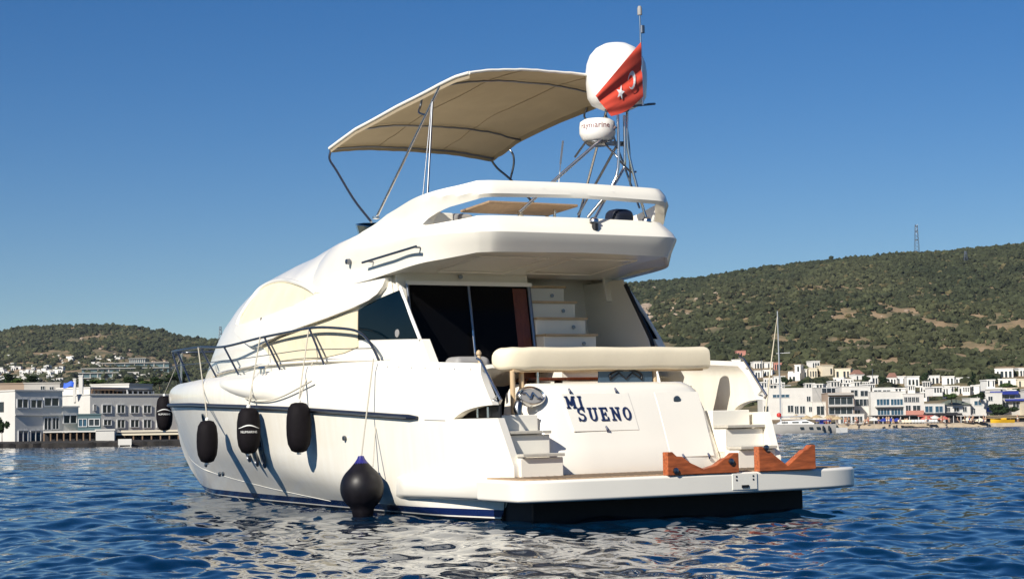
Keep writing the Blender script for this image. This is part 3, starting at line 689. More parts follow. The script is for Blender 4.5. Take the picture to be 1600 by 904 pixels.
# ---- deckhouse
def house_rows():
    rows = []
    for r in (0, .08, .2, .32, .44, .55, .65, .74, .82, .88, .93, .965, .985, 1.0):
        row = []
        for s in np.linspace(0, 1, 60):
            z0 = 1.85 + r * 1.62; xa = itp(z0, [(1.8, 2.35), (2.16, 2.72), (2.81, 3.25), (3.5, 3.7)]); x = xa + (12.3 - xa) * s
            z = 1.85 + r * (itp(x, ZT) - 1.85)
            row.append((x, ys(x, z) if r < 1 else 0.0, z - (.06 if r == 0 else 0)))
        rows.append(row)
    return rows
hr = house_rows(); mb = MB(); mb.grid(hr); mb.grid([[(x, -y, z) for x, y, z in r_] for r_ in hr])
house = mb.build('deckhouse', 'gel', yacht, sharp=60, weld=.003)
def panel(name, px, off, thick, m_, bevel=.012, step=.12, smoothn=0, fn=None):
    poly = XY(catmull(px, smoothn, True)) if smoothn else XY(px)
    fn = fn or (lambda x, z: ys(x, z) + off)
    mb = sheet(poly, fn, thick, step)
    mb.build(name, m_, yacht, sharp=40, bevel=bevel); mirror(mb).build(name, m_, yacht, sharp=40, bevel=bevel)
# arched upper side window under its cream cover
arch_top = [(8.91, 1.50, 2.68), (8.90, 1.46, 2.80), (8.79, 1.41, 2.93), (8.68, 1.33, 3.09), (8.60, 1.22, 3.24), (8.03, 1.27, 3.29), (7.23, 1.43, 3.25), (6.27, 1.67, 3.13), (5.78, 1.74, 3.03), (5.47, 1.78, 2.93)]
arch_bot = [(5.83, 1.77, 2.86), (6.56, 1.74, 2.80), (7.40, 1.67, 2.74), (8.13, 1.61, 2.69)]
panel('window_cover', catmull(arch_top, 4) + arch_bot, .018, .03, 'cover', .01)
for sg in (1, -1):
    mb = MB(); pp = [(x, z) for x, y, z in catmull(arch_top, 4)]
    mb.tube([(x, sg * (ys(x, z) + .03), z) for x, z in pp], .035, 8); mb.build('window_trim', 'gel', yacht)
# lower side window cover and the dark aft side window
panel('side_window_cover', [(7.41, 1.75, 2.29), (6.60, 1.80, 2.39), (5.34, 1.81, 2.53), (4.14, 1.81, 2.61), (4.15, 1.82, 2.14), (4.55, 1.82, 2.08), (5.35, 1.82, 2.03), (6.42, 1.81, 2.04), (6.91, 1.80, 2.06), (7.17, 1.78, 2.18)], .02, .03, 'cover', .01)
gl = [(4.15, 1.82, 2.23), (4.15, 1.81, 2.62), (3.89, 1.81, 2.68), (3.62, 1.80, 2.73), (3.35, 1.79, 2.77), (3.07, 1.77, 2.81), (2.88, 1.80, 2.66), (2.71, 1.81, 2.46), (2.51, 1.82, 2.17)]
panel('side_window', gl, .012, .03, 'glass', .004)
for sg in (1, -1):
    mb = MB(); a = (3.08, 1.76, 2.85); b = (2.46, 1.82, 2.15); mb.tube([(a[0] - .02, sg * (a[1] + .0), a[2]), ((a[0] + b[0]) / 2 - .03, sg * ((a[1] + b[1]) / 2 + .01), (a[2] + b[2]) / 2), (b[0] - .02, sg * b[1], b[2])], .024, 8); mb.build('window_post', 'white', yacht)
mb = MB(); c = (3.03, 1.82, 2.26); mb.lathe([(.001, 0), (.055, .005), (.05, .02), (.001, .022)], (c[0], c[1] + .0, c[2]), 16, axis='Y'); mb.build('window_vent', 'greyvinyl', yacht)
# low side coaming under the windows
panel('side_coaming', [(5.39, 1.80, 1.98), (4.16, 1.80, 2.23), (2.41, 1.80, 2.16), (2.15, 1.80, 1.83)], 0, .12, 'gel', .02, fn=lambda x, z: 1.83 - .03 * (z - 1.9))
# the spear shaped moulding above the side windows
sp_ = [(3.36, 1.73, 3.00), (3.39, 1.77, 2.88), (3.51, 1.79, 2.79), (3.74, 1.80, 2.72), (4.20, 1.81, 2.65), (5.00, 1.81, 2.56), (5.77, 1.81, 2.49), (6.61, 1.79, 2.41), (7.20, 1.76, 2.33), (7.52, 1.74, 2.28), (7.90, 1.70, 2.32), (8.41, 1.63, 2.44), (8.88, 1.53, 2.58), (8.82, 1.51, 2.67), (8.13, 1.61, 2.69), (7.10, 1.70, 2.75), (6.17, 1.77, 2.81), (5.40, 1.78, 2.92), (4.68, 1.78, 2.96), (3.95, 1.77, 2.99)]
panel('side_moulding', sp_, .075, .12, 'gel', .014, step=.08)
def yfs(x, z):
    w = smooth((x - 4.5) / 3); return 1.9 * (1 - w) + w * (ys(x, z) + .03)
# ---- flybridge: one wrapped shell from side to side with the open slot under its upper coaming
half_path = [(0, 1.42), (.6, 1.425), (1.20, 1.445), (1.40, 1.51), (1.54, 1.62), (1.78, 1.96), (1.87, 2.15), (1.91, 2.40), (1.9, 3.0)]
pth = catmull(half_path, 10)   # (y, x)
acc = [0]
for a, b in zip(pth[:-1], pth[1:]): acc.append(acc[-1] + math.hypot(b[0] - a[0], b[1] - a[1]))
S_END = acc[-1]
def fly_plan(s):
    if s <= S_END:
        y = float(np.interp(s, acc, [p[0] for p in pth])); x = float(np.interp(s, acc, [p[1] for p in pth])); e_ = .02
        y2 = float(np.interp(min(s + e_, S_END), acc, [p[0] for p in pth])); x2 = float(np.interp(min(s + e_, S_END), acc, [p[1] for p in pth]))
        y1 = float(np.interp(max(s - e_, 0), acc, [p[0] for p in pth])); x1 = float(np.interp(max(s - e_, 0), acc, [p[1] for p in pth]))
        t_ = Vector((x2 - x1, y2 - y1)).normalized(); return x, y, Vector((-t_.y, t_.x)) * 1
    return 3.0 + (s - S_END), 1.9, Vector((0, 1))
def fly_pt(s, z, inset=0):
    x, y, nrm = fly_plan(s)
    k = 1 - .72 * smooth((x - 1.6) / 1.1)
    off = itp(z, [(2.9, -.13), (3.17, -.13), (3.42, 0), (3.46, -.005), (3.65, -.21), (3.86, -.13), (3.90, -.10), (4.0, -.13), (4.08, -.2)]) * k - inset
    if nrm.y < 0 or (abs(nrm.y) < 1e-6 and nrm.x > 0): nrm = -nrm
    X, Y = x + nrm.x * off, y + nrm.y * off
    if x > 4.0:
        w = smooth((x - 3.8) / 2.2); Y = Y * (1 - w) + w * (ys(x, z) + .03 - .10 * smooth((x - 5.2) / 1.4) - inset)
    return (X, max(Y, 0) if s > .01 else 0, z)
def sx(x): return S_END + x - 3.0      # side stations by x
def s_at(x):                            # arc length where the plan reaches x on the side
    if x >= 3: return sx(x)
    return float(np.interp(x, [p[1] for p in pth[12:]], acc[12:]))
TZB = [(0, 3.20), (s_at(1.6), 3.18), (s_at(2.0), 3.12), (s_at(2.64), 3.07), (sx(3.73), 2.99), (sx(5.22), 2.93), (sx(6.0), 2.98), (sx(6.6), 3.1)]
TZ1 = [(0, 3.65), (s_at(1.6), 3.64), (s_at(1.8), 3.60), (s_at(2.05), 3.565), (s_at(2.2), 3.555), (s_at(2.28), 3.57)]
TR0 = [(0, 3.885), (s_at(1.5), 3.855), (s_at(1.65), 3.82), (s_at(1.9), 3.765), (s_at(2.08), 3.70), (s_at(2.2), 3.655), (s_at(2.26), 3.615), (s_at(2.28), 3.57)]
TR1 = [(0, 4.09), (s_at(1.6), 4.07), (s_at(1.8), 4.02), (s_at(2.1), 3.965), (s_at(2.5), 3.90), (sx(3.2), 3.79), (sx(3.57), 3.70), (sx(4.13), 3.61), (sx(5), 3.56), (sx(6.6), 3.55)]
SLOT = s_at(2.28)
sv = list(np.linspace(0, S_END, 60)) + list(np.linspace(S_END, sx(6.6), 36))[1:]
sv = sorted(sv + [SLOT])
lo = MB(); rows = []
for s in sv:
    zb_, z1 = itp(s, TZB), (itp(s, TZ1) if s <= SLOT else itp(s, TZB) * .45 + .55 * itp(s, TR1))
    if s <= SLOT + .6 and s > SLOT: z1 = 3.57 * (1 - (s - SLOT) / .6) + z1 * (s - SLOT) / .6
    mid = min(max(3.42 - .25 * smooth((s - SLOT) / 1.5), zb_ + .02), z1 - .02)
    rows.append([fly_pt(s, z) for z in (zb_, zb_ + (mid - zb_) * .5, mid - .006, mid + .006, mid + (z1 - mid) * .35, mid + (z1 - mid) * .7, z1)])
lo.grid(rows)
up = MB(); rows2 = []
for s in sv:
    z0 = rows[sv.index(s)][-1][2] if s >= SLOT else itp(s, TR0); z1 = itp(s, TR1)
    rows2.append([fly_pt(s, z0 + (z1 - z0) * q) for q in (0, .2, .4, .6, .8, 1)])
lo.grid(rows2)
both = MB(); both.add(lo.v, lo.f); mm_ = mirror(lo); both.add(mm_.v, mm_.f)
fly = both.build('flybridge', 'gel', yacht, sharp=24, weld=.004, solid=.13, bevel=.016, seg=3)
# soffit over the cockpit and the flybridge deck
mb = MB(); rws = []
for s in np.linspace(0, s_at(3.4), 40):
    a = fly_pt(s, itp(s, TZB) + .012, .05); rws.append([a, ((a[0] * .5 + 3.4 * .5), a[1] * .97, a[2] * .5 + 3.02 * .5 + .03), (3.42, a[1] * .95, 3.02)])
mb.grid(rws); m2 = mirror(mb); mb.add(m2.v, m2.f); mb.build('soffit', 'gel', yacht, weld=.003, sharp=60)
def sof(x): return itp(x, [(1.45, 3.2), (3.42, 3.02)])
for y0, y1, x0, x1 in ((.25, 1.25, 1.9, 3.0), (-1.1, -.1, 1.9, 3.0)):
    mb = MB()
    for (xa_, ya_), (xb_, yb_) in (((x0, y0), (x0, y1)), ((x0, y1), (x1, y1)), ((x1, y1), (x1, y0)), ((x1, y0), (x0, y0))):
        mb.tube([(xa_, ya_, sof(xa_) - .004), (xb_, yb_, sof(xb_) - .004)], .009, 6)
    mb.build('soffit_panel', 'gel', yacht)
mb = MB(); rws = []
for s in np.linspace(0, sx(6), 50):
    a = fly_pt(s, 3.46, .1); rws.append([a, (a[0], 0, 3.46)])
mb.grid(rws); m2 = mirror(mb); mb.add(m2.v, m2.f); mb.build('flybridge_deck', 'gel', yacht, weld=.003)
# grab rail on the flybridge side
for sg in (1,):
    mb = MB(); a = Vector((3.70, 1.90, 3.21)); b = Vector((2.22, 1.90, 3.29)); a.y *= sg; b.y *= sg; o_ = Vector((0, sg * .07, 0))
    mb.tube([a + o_, b + o_], .016, 8); 
    for t_ in (.08, .95): p = a.lerp(b, t_); mb.tube([p - o_ * .3, p + o_], .012, 6)
    mb.build('grab_rail', 'darksteel', yacht)
mb = MB(); c = (4.26, 1.90, 3.27); mb.lathe([(.001, -.03), (.04, -.02), (.035, .03), (.001, .04)], c, 14, axis='Y'); mb.build('side_light', 'darksteel', yacht)
# dark tinted wind deflector
mb = MB()
rws = []
for t_ in np.linspace(0, 1, 12):
    y = 1.30 * math.cos(t_ * math.pi); x = 4.3 + 1.75 * math.sin(t_ * math.pi) ** .6
    h_ = .05 + .17 * math.sin(t_ * math.pi) ** .5
    rws.append([(x, y, 3.60 + .15 * math.sin(t_ * math.pi)), (x + .10, y * 1.02, 3.70 + h_ + .10 * math.sin(t_ * math.pi))])
mb.grid(rws); mb.build('wind_deflector', 'glass', yacht, solid=.02)
# flybridge furniture seen through the slot
mb = MB(); mb.box((2.75, .15, 3.88), (.75, 1.35, .035), .0, 0, ('Y', .06)); mb.build('flybridge_table', 'teak', yacht, bevel=.01)
mb = MB(); mb.tube([(2.8, .1, 3.46), (2.8, .1, 3.87)], .04, 10); mb.tube([(2.6, -.3, 3.46), (2.6, -.3, 3.87)], .02, 8); mb.build('table_pedestal', 'steel', yacht)
mb = MB(); mb.box((3.1, .9, 3.66), (.4, .35, .3)); mb.build('flybridge_seat', 'greyvinyl', yacht, bevel=.07, seg=3)
mb = MB(); mb.box((2.7, 1.45, 3.6), (.5, .3, .3)); mb.build('flybridge_locker', 'gel', yacht, bevel=.02)
mb = MB(); mb.box((2.1, -.98, 3.69), (.30, .34, .30)); mb.build('barbecue_cover', 'navy', yacht, bevel=.1, seg=3)
# ---- cockpit bulkhead, sliding door, stairs up to the flybridge
def rake(z): return itp(z, [(.9, 2.90), (1.93, 3.05), (2.9, 3.20), (3.1, 3.23)])
def quad(name, y0, y1, z0, z1, off, m_, th=.04, parent=yacht):
    mb = MB(); mb.grid([[(rake(z0 + (z1 - z0) * k / 6) + off, y, z0 + (z1 - z0) * k / 6) for y in np.linspace(y0, y1, 5)] for k in range(7)]); return mb.build(name, m_, parent, solid=th)
quad('bulkhead', 1.72, -.24, .95, 3.12, .06, 'gel')
quad('stairwell_wall', -.22, -1.72, .95, 3.12, .75, 'gel')
mb = MB(); mb.grid([[(rake(z) + o_, -.25, z) for o_ in (.06, .8)] for z in np.linspace(.95, 3.12, 7)]); mb.build('stairwell_side', 'gel', yacht, solid=.03)
for sg in (1, -1):
    mb = MB(); mb.grid([[(itp(z, [(2.16, 2.72), (2.81, 3.25), (3.5, 3.7)]) * (1 - k) + (rake(z) + .05) * k, sg * (ys(3.3, z) * (1 - k) + 1.5 * k), z) for k in (0, .5, 1)] for z in np.linspace(2.72, 3.14, 6)]); mb.build('quarter_panel', 'gel', yacht, solid=.03)
dr = quad('sliding_door', 1.58, -.20, .95, 2.89, .0, 'door', .02)
for y, w in ((1.60, .03), (.70, .028), (-.22, .04)):
    mb = MB(); mb.tube([(rake(z) - .03, y - .04 * (z - 2.4) * 0, z) for z in np.linspace(.95, 2.9, 8)], w * .7, 8); mb.build('door_frame', 'darksteel', dr)
mb = MB(); mb.box((rake(2.9) - .03, .68, 2.915), (.07, 1.86, .05)); mb.build('door_head', 'gel', dr)
quad('wood_panel', .03, -.18, 1.2, 2.86, -.012, 'darkwood', .01, dr)
mb = MB(); mb.tube([(rake(z) - .075, .73, z) for z in (2.0, 2.1, 2.25, 2.3)], .016, 8); mb.build('door_handle', 'steel', dr)
mb = MB()
for y in (.80, ): mb.lathe([(.001, -.02), (.03, -.015), (.03, 0), (.015, .01), (.001, .01)], (3.20, y, 3.01), 14, axis='X')
mb.build('bulkhead_light', 'darksteel', yacht)
for i, (z, x) in enumerate(((1.25, 2.0), (1.50, 2.2), (1.76, 2.4), (2.0, 2.6), (2.24, 2.8), (2.47, 3.0), (2.70, 3.2), (2.92, 3.42))):
    y1 = -1.03 - .06 * (3.0 - x) / .4
    mb = MB(); mb.box(((x + .04 + 4.0) / 2, (-.24 + y1) / 2, z - .13), (4.0 - x - .04, abs(y1 + .24), .225)); o = mb.build('ladder_step', 'gel', yacht, bevel=.01)
    mb = MB(); mb.box((x + .12, (-.24 + y1) / 2, z - .005), (.26, abs(y1 + .24), .028)); mb.build('tread', 'paletrim', o)
    mb = MB(); mb.lathe([(.001, -.012), (.026, -.01), (.026, .004), (.001, .006)], (x + .035, y1 + .2, z - .12), 12, axis='X'); mb.build('step_light', 'darksteel', o)
mb = MB(); mb.prism([(1.9, .95), (2.38, 2.16), (2.96, 3.0), (4.2, 3.0), (4.2, .95)], 'y', -1.58, -1.62); mb.build('stairwell_side', 'gel', yacht, bevel=.02)
mb = MB(); mb.tube([(2.3, -1.62, 2.0), (2.37, -1.62, 2.16), (2.9, -1.60, 2.92)], .03, 8); mb.build('dark_window_edge', 'black', yacht)
# ---- side deck rails
def stanchion_rail(sg):
    top = catmull([(3.19, 2.02, 1.93), (3.38, 2.00, 2.09), (3.63, 1.98, 2.24), (3.95, 1.96, 2.34), (4.46, 1.95, 2.40), (5.26, 1.95, 2.45), (6.17, 1.94, 2.43), (7.18, 1.92, 2.40), (8.65, 1.86, 2.34), (10.2, 1.62, 2.40), (11.6, 1.38, 2.42), (13.2, .92, 2.46), (14.4, .48, 2.50), (15.1, .15, 2.52), (15.2, 0, 2.52)], 6)
    mb = MB(); mb.tube([(p[0], sg * p[1], p[2]) for p in top], .0185, 8)
    wire = [(x, sg * (itp(x, [(3.2, 2.03), (8, 1.93), (11.6, 1.45), (13.2, .98), (15, .22)])), itp(x, [(3.2, 2.08), (5.5, 2.16), (8, 2.12), (15, 2.2)])) for x in np.linspace(3.3, 15, 30)]
    r_ = mb.build('guard_rail', 'darksteel', yacht)
    w = MB(); w.tube(wire, .006, 5); w.build('guard_wire', 'darksteel', r_)
    for t_, b_ in ((5.42, 4.72), (7.0, 6.15), (8.7, 7.75), (10.3, 9.4), (12.4, 11.6), (14.0, 13.4)):
        p = min(top, key=lambda q: abs(q[0] - t_)); st = MB()
        yb = (hull_y(b_, 2) if b_ < 9 else hull_y(b_, 2) * .92) - .12
        st.tube([(p[0], sg * p[1], p[2]), (b_, sg * yb, itp(b_, ZG) - .02)], .016, 8); st.lathe([(.035, 0), (.035, .03), (.02, .05)], (b_, sg * yb, itp(b_, ZG) - .03), 10); st.build('stanchion', 'darksteel', r_)
    if sg > 0:
        st = MB(); st.tube([(15.2, 0, 2.52), (15.25, 0, 1.84)], .02, 8); st.build('stanchion', 'steel', r_)
stanchion_rail(1); stanchion_rail(-1)
for sg in (1, -1):   # inner side deck moulding line
    mb = MB(); mb.tube([(x, sg * (ys(x, 1.9) + .03), itp(x, [(3, 1.93), (5.5, 2.0), (8, 2.02), (10, 1.98), (11.8, 1.84)])) for x in np.linspace(3.2, 11.5, 30)], .022, 6); mb.build('side_deck_moulding', 'gel', yacht)
c = MB(); p = (6.52, 2.21, 1.87); c.tube([(p[0] + .12, p[1] - .05, 1.95), (p[0] - .12, p[1] - .05, 1.95)], .022, 8); c.tube([(p[0] + .06, p[1] - .05, 1.86), (p[0] + .06, p[1] - .05, 1.95)], .018, 6); c.tube([(p[0] - .06, p[1] - .05, 1.86), (p[0] - .06, p[1] - .05, 1.95)], .018, 6); c.build('mooring_cleat', 'steel', yacht)
# ---- bimini
bim = empty('bimini', (0, 0, 0), 0, yacht)
def can(u, v):     # u 0 front .. 1 aft, v -1 starboard .. 1 port
    x = 5.95 + (1.92 - 5.95) * u
    ze = itp(u, [(0, 5.03), (.2, 5.20), (.5, 5.33), (.8, 5.43), (.92, 5.455), (1, 5.46)])
    crown = itp(u, [(0, .10), (.3, .16), (.7, .17), (1, .13)])
    z = ze + crown * (1 - abs(v) ** 2.6) - .025 * abs(math.sin(math.pi * u * 2.6)) * (1 - v * v) + .005 * math.sin(9 * u + 11 * v) * math.sin(23 * v + 5 * u) + .02 * math.sin(26 * math.atan2(u + .02, v + 1.02)) * math.exp(-3 * math.hypot(u, .6 * (v + 1))) * min(1, 9 * u)
    x += .12 * (1 - v * v) * (1 if u < .1 else 0)
    y = 1.33 * v * (1 - .03 * math.sin(math.pi * u))
    if u > .9: z -= .02 * (u - .9) / .1
    return (x, y, z)
mb = MB(); mb.grid([[can(u, v) for v in np.linspace(-1, 1, 33)] for u in np.linspace(0, 1, 37)])
# hanging valances along the edges
mb.grid([[(can(u, sg_)[0], can(u, sg_)[1], can(u, sg_)[2] - d_) for d_ in (0, .03, .07)] for u in np.linspace(0, 1, 37) for sg_ in (1,)])
mb.grid([[(can(u, -1)[0], can(u, -1)[1], can(u, -1)[2] - d_) for d_ in (0, .03, .07)] for u in np.linspace(0, 1, 37)])
mb.grid([[(can(0, v)[0] + .005, can(0, v)[1], can(0, v)[2] - d_) for d_ in (0, .03, .06)] for v in np.linspace(-1, 1, 33)])
mb.build('canopy', 'canvas', bim, weld=.002, sharp=50)
e_ = MB(); e_.tube([can(u, 1) for u in np.linspace(0, 1, 37)], .024, 8); e_.tube([can(1, v) for v in np.linspace(1, -1, 33)], .018, 8); e_.build('canopy_hem', 'cloth', bim)
for v_s in (-.42, .38):
    mb = MB(); mb.tube([(can(u, v_s)[0], can(u, v_s)[1], can(u, v_s)[2] - .004) for u in np.linspace(0, 1, 37)], .005, 5); mb.build('canopy_seam', 'canvas', bim)
def bow_tube(u, name='canopy_bow', dz=-.035):
    mb = MB(); mb.tube([(can(u, v)[0], can(u, v)[1], can(u, v)[2] + dz) for v in np.linspace(-1, 1, 25)], .014, 6); mb.build(name, 'darksteel', bim)
for u in (.02, .22, .8): bow_tube(u)
for sg in (1, -1):
    A = Vector((4.05, sg * 1.58, 3.84)); top_ = Vector((2.72, sg * 1.30, 5.42))
    mb = MB(); mb.tube([A, top_], .018, 8); mb.lathe([(.001, -.02), (.05, -.01), (.05, .02), (.001, .03)], A, 10); mb.build('main_post', 'steel', bim)
    mb = MB(); mb.tube(catmull([Vector((4.35, sg * 1.5, 3.82)), Vector((4.9, sg * 1.48, 4.18)), Vector((5.55, sg * 1.42, 4.66)), Vector((5.85, sg * 1.38, 4.86)), Vector((5.94, sg * 1.32, 5.0))], 5), .017, 8); mb.build('front_post', 'darksteel', bim)
    q = A.lerp(top_, .88)
    mb = MB(); mb.tube([q, Vector((2.55, sg * 1.62, 3.93))], .015, 8); mb.build('aft_post', 'darksteel', bim)
    mb = MB(); mb.tube([q + Vector((.02, 0, .02)), Vector((2.60, sg * 1.66, 3.93))], .008, 6); mb.build('stay', 'darksteel', bim)
    j = A.lerp(top_, .78); w_ = can(.67, sg * .985)
    mb = MB(); mb.tube(catmull([j, Vector((j.x + .21, sg * 1.35, j.z + .07)), Vector((w_[0] + .06, w_[1], w_[2] - .14)), Vector((w_[0], w_[1], w_[2] - .02))], 5), .014, 8); mb.build('bow_arm', 'darksteel', bim)
mb = MB(); mb.tube(catmull([(5.93, -1.30, 5.30), (5.67, -1.36, 5.19), (5.50, -1.42, 5.06), (5.55, -1.48, 4.91), (5.70, -1.50, 4.68)], 5), .016, 8); mb.build('bow_arm', 'darksteel', bim)
# ---- radar mast of steel tubes
mast = empty('radar_mast', (0, 0, 0), 0, yacht)
def leg(pts, r=.019, m_='steel', nm='leg'):
    mb = MB(); mb.tube(catmull(pts, 4) if len(pts) > 2 else pts, r, 8); mb.build(nm, m_, mast)
mx_ = 1.80
leg([(1.52, -0.20, 3.61), (1.60, -0.43, 3.89), (1.80, -0.84, 4.29), (1.80, -0.89, 4.45), (1.80, -0.90, 5.03)])
leg([(1.95, -0.39, 3.70), (1.85, -0.65, 4.03), (1.80, -0.78, 4.34), (1.80, -0.80, 5.03)])
leg([(2.15, 0.51, 3.76), (2.00, -0.07, 4.27), (1.80, -0.76, 4.87)], .021)
leg([(1.68, -1.12, 3.67), (1.75, -1.03, 4.11), (1.80, -0.94, 4.62), (1.80, -0.95, 5.12)])
leg([(2.70, -0.73, 3.82), (2.40, -0.87, 4.27), (2.00, -0.89, 4.64)], .017, 'darksteel')
leg([(2.00, -1.10, 4.15), (1.95, -1.07, 4.56), (1.85, -0.96, 5.04)], .014, 'darksteel')
leg([(1.80, -0.81, 4.43), (1.80, -0.97, 4.30), (1.80, -1.06, 4.30)], .014, 'darksteel', 'brace')
leg([(1.90, -0.65, 4.66), (1.85, -0.76, 4.53), (1.80, -0.79, 4.46)], .014, 'darksteel', 'brace')
leg([(2.00, -0.42, 4.68), (2.20, -0.38, 4.51)], .014, 'darksteel', 'brace')
for px, py in ((928, 344), (1010, 343)): pass
for b_ in ((1.52, -0.20, 3.62), (1.68, -1.12, 3.67)):
    mb = MB(); mb.lathe([(.06, -.03), (.06, 0), (.03, .03)], b_, 12); mb.build('foot', 'steel', mast)
mb = MB(); c = (1.47, -0.18, 3.53); mb.lathe([(.001, -.05), (.04, -.045), (.04, .04), (.001, .045)], c, 12); mb.build('stern_light', 'black', mast)
rc = Vector((1.80, -0.79, 5.54))
mb = MB()
mb.lathe([(.001, -.44), (.2, -.44), (.33, -.38), (.38, -.29), (.398, -.1), (.398, .03), (.382, .15), (.338, .265), (.262, .352), (.155, .408), (.06, .426), (.001, .427)], rc, 40); mb.build('radome', 'white', mast, sharp=60)
mb = MB(); mb.tube([rc + Vector((-.30, .1, -.46)), rc + Vector((-.35, -.35, -.40)), rc + Vector((-.1, -.42, -.36))], .014, 8); mb.lathe([(.02, -.06), (.16, -.02), (.16, .0), (.02, .0)], rc + Vector((0, 0, -.44)), 16); mb.build('radome_bracket', 'darksteel', mast)
sc0 = Vector((2.00, -0.61, 4.85))
mb = MB(); mb.lathe([(.001, -.17), (.14, -.17), (.2, -.13), (.235, -.05), (.235, .03), (.225, .10), (.17, .135), (.06, .15), (.001, .15)], sc0, 36); ra = mb.build('radar_scanner', 'white', mast, sharp=60)
mb = MB(); mb.lathe([(.12, -.21), (.17, -.17), (.16, -.15)], sc0, 20); mb.box(sc0 + Vector((-.1, -.2, -.18)), (.1, .35, .05)); mb.build('scanner_bracket', 'darksteel', mast)
v_, f_ = txt('raymarine', .105)
ang0 = math.atan2(-18.6 - sc0.x, 13.1 - sc0.y)     # angle facing aft and port
mb = MB(); vv = []
for x, y, z in v_:
    a_ = R(142) + (x - .02) / .237; vv.append((sc0.x + .237 * math.cos(a_), sc0.y + .237 * math.sin(a_), sc0.z + y + .035))
mb.add(vv, f_); mb.build('scanner_text', 'text_red', mast, recalc=False)
# wand: flag staff with lights
tp = Vector((1.36, -0.88, 6.27)); bt = Vector((1.36, -0.89, 5.09))
mb = MB(); mb.tube([bt, tp], .014, 8); mb.build('flag_staff', 'steel', mast)
mb = MB(); mb.lathe([(.001, .0), (.03, .005), (.03, .09), (.02, .12), (.001, .125)], tp + Vector((0, 0, -.02)), 14); mb.build('anchor_light', 'greyvinyl', mast)
mb = MB(); mb.lathe([(.001, -.05), (.034, -.045), (.034, .05), (.001, .055)], tp + Vector((0, -.03, -.20)), 14); mb.build('steaming_light', 'darksteel', mast)
mb = MB(); mb.tube([(2.60, -0.41, 4.47), (2.60, -0.46, 4.78)], .013, 8); mb.tube([(2.60, -0.38, 4.23), (2.60, -0.41, 4.47)], .006, 6); mb.build('whip_aerial', 'white', yacht)
# ---- limp red flag on the staff
fa = Vector((1.34, -0.87, 5.90)); fb = Vector((1.32, -0.87, 5.20)); fc = Vector((1.14, -0.02, 5.12)); fd = Vector((1.10, -0.22, 4.87))
def flag_pt(u, v, off=0):          # u along hoist->fly, v top->bottom
    top_ = fa.lerp(fc, u); bot = fb.lerp(fd, u)
    bot = bot + Vector((0, 0, -.05 * math.sin(math.pi * u)))
    p = top_.lerp(bot, v)
    amp = .026 * (1 - .3 * u) * math.sin(math.pi * min(1, v * 1.2 + .1))
    w = amp * 1.3 * math.sin(v * 8.5 + u * 1.6 + .6) + .007 * math.sin(v * 21 + u * 6)
    return p + Vector((-.8, .45, 0)) * (w + off) 
yi = YM
mb = MB(); mb.grid([[yi @ flag_pt(u, v) for v in np.linspace(0, 1, 60)] for u in np.linspace(0, 1, 40)])
fl = tag(mb.build('flag', 'flagred', None, sharp=80), 'limp red ensign with white star and crescent hanging from the mast staff', 'flag')
def on_flag(name, polys):
    mb = MB()
    for P in polys: mb.add([yi @ flag_pt(q[0], q[1], .02) for q in P], [tuple(range(len(P)))])
    mb.build(name, 'flagwhite', fl, recalc=False)
star = []; c_ = (.57, .52)
for k in range(5):
    a_ = 2 * math.pi * k / 5 + .3; q1, q2 = a_ - math.pi / 5, a_ + math.pi / 5
    star.append([c_, (c_[0] + .04 * math.cos(q1), c_[1] + .075 * math.sin(q1)), (c_[0] + .10 * math.cos(a_), c_[1] + .18 * math.sin(a_)), (c_[0] + .04 * math.cos(q2), c_[1] + .075 * math.sin(q2))])
on_flag('star', star)
cres = []
for k in range(14):
    a0, a1 = .5 + k * 5.2 / 14, .5 + (k + 1) * 5.2 / 14
    def cp(a_, r_, o_): return (.27 + o_ + r_ * math.cos(a_), .50 + 1.9 * r_ * math.sin(a_))
    cres.append([cp(a0, .095, 0), cp(a1, .095, 0), cp(a1, .066, .025), cp(a0, .066, .025)])
on_flag('crescent', cres)
# ---- folded white cloth in the cockpit
mb = MB(); rws = []
for u in np.linspace(0, 1, 14):
    rws.append([yw((1.35 + .5 * u, 1.62 - .75 * v + .04 * math.sin(5 * u), 1.86 - .10 * (1 - v) - .22 * u + .025 * math.sin(9 * v + 4 * u))) for v in np.linspace(0, 1, 14)])
mb.grid(rws); tag(mb.build('cloth', 'cloth', None, solid=.05), 'folded cream cloth lying over the cockpit seat by the sofa end', 'cloth')
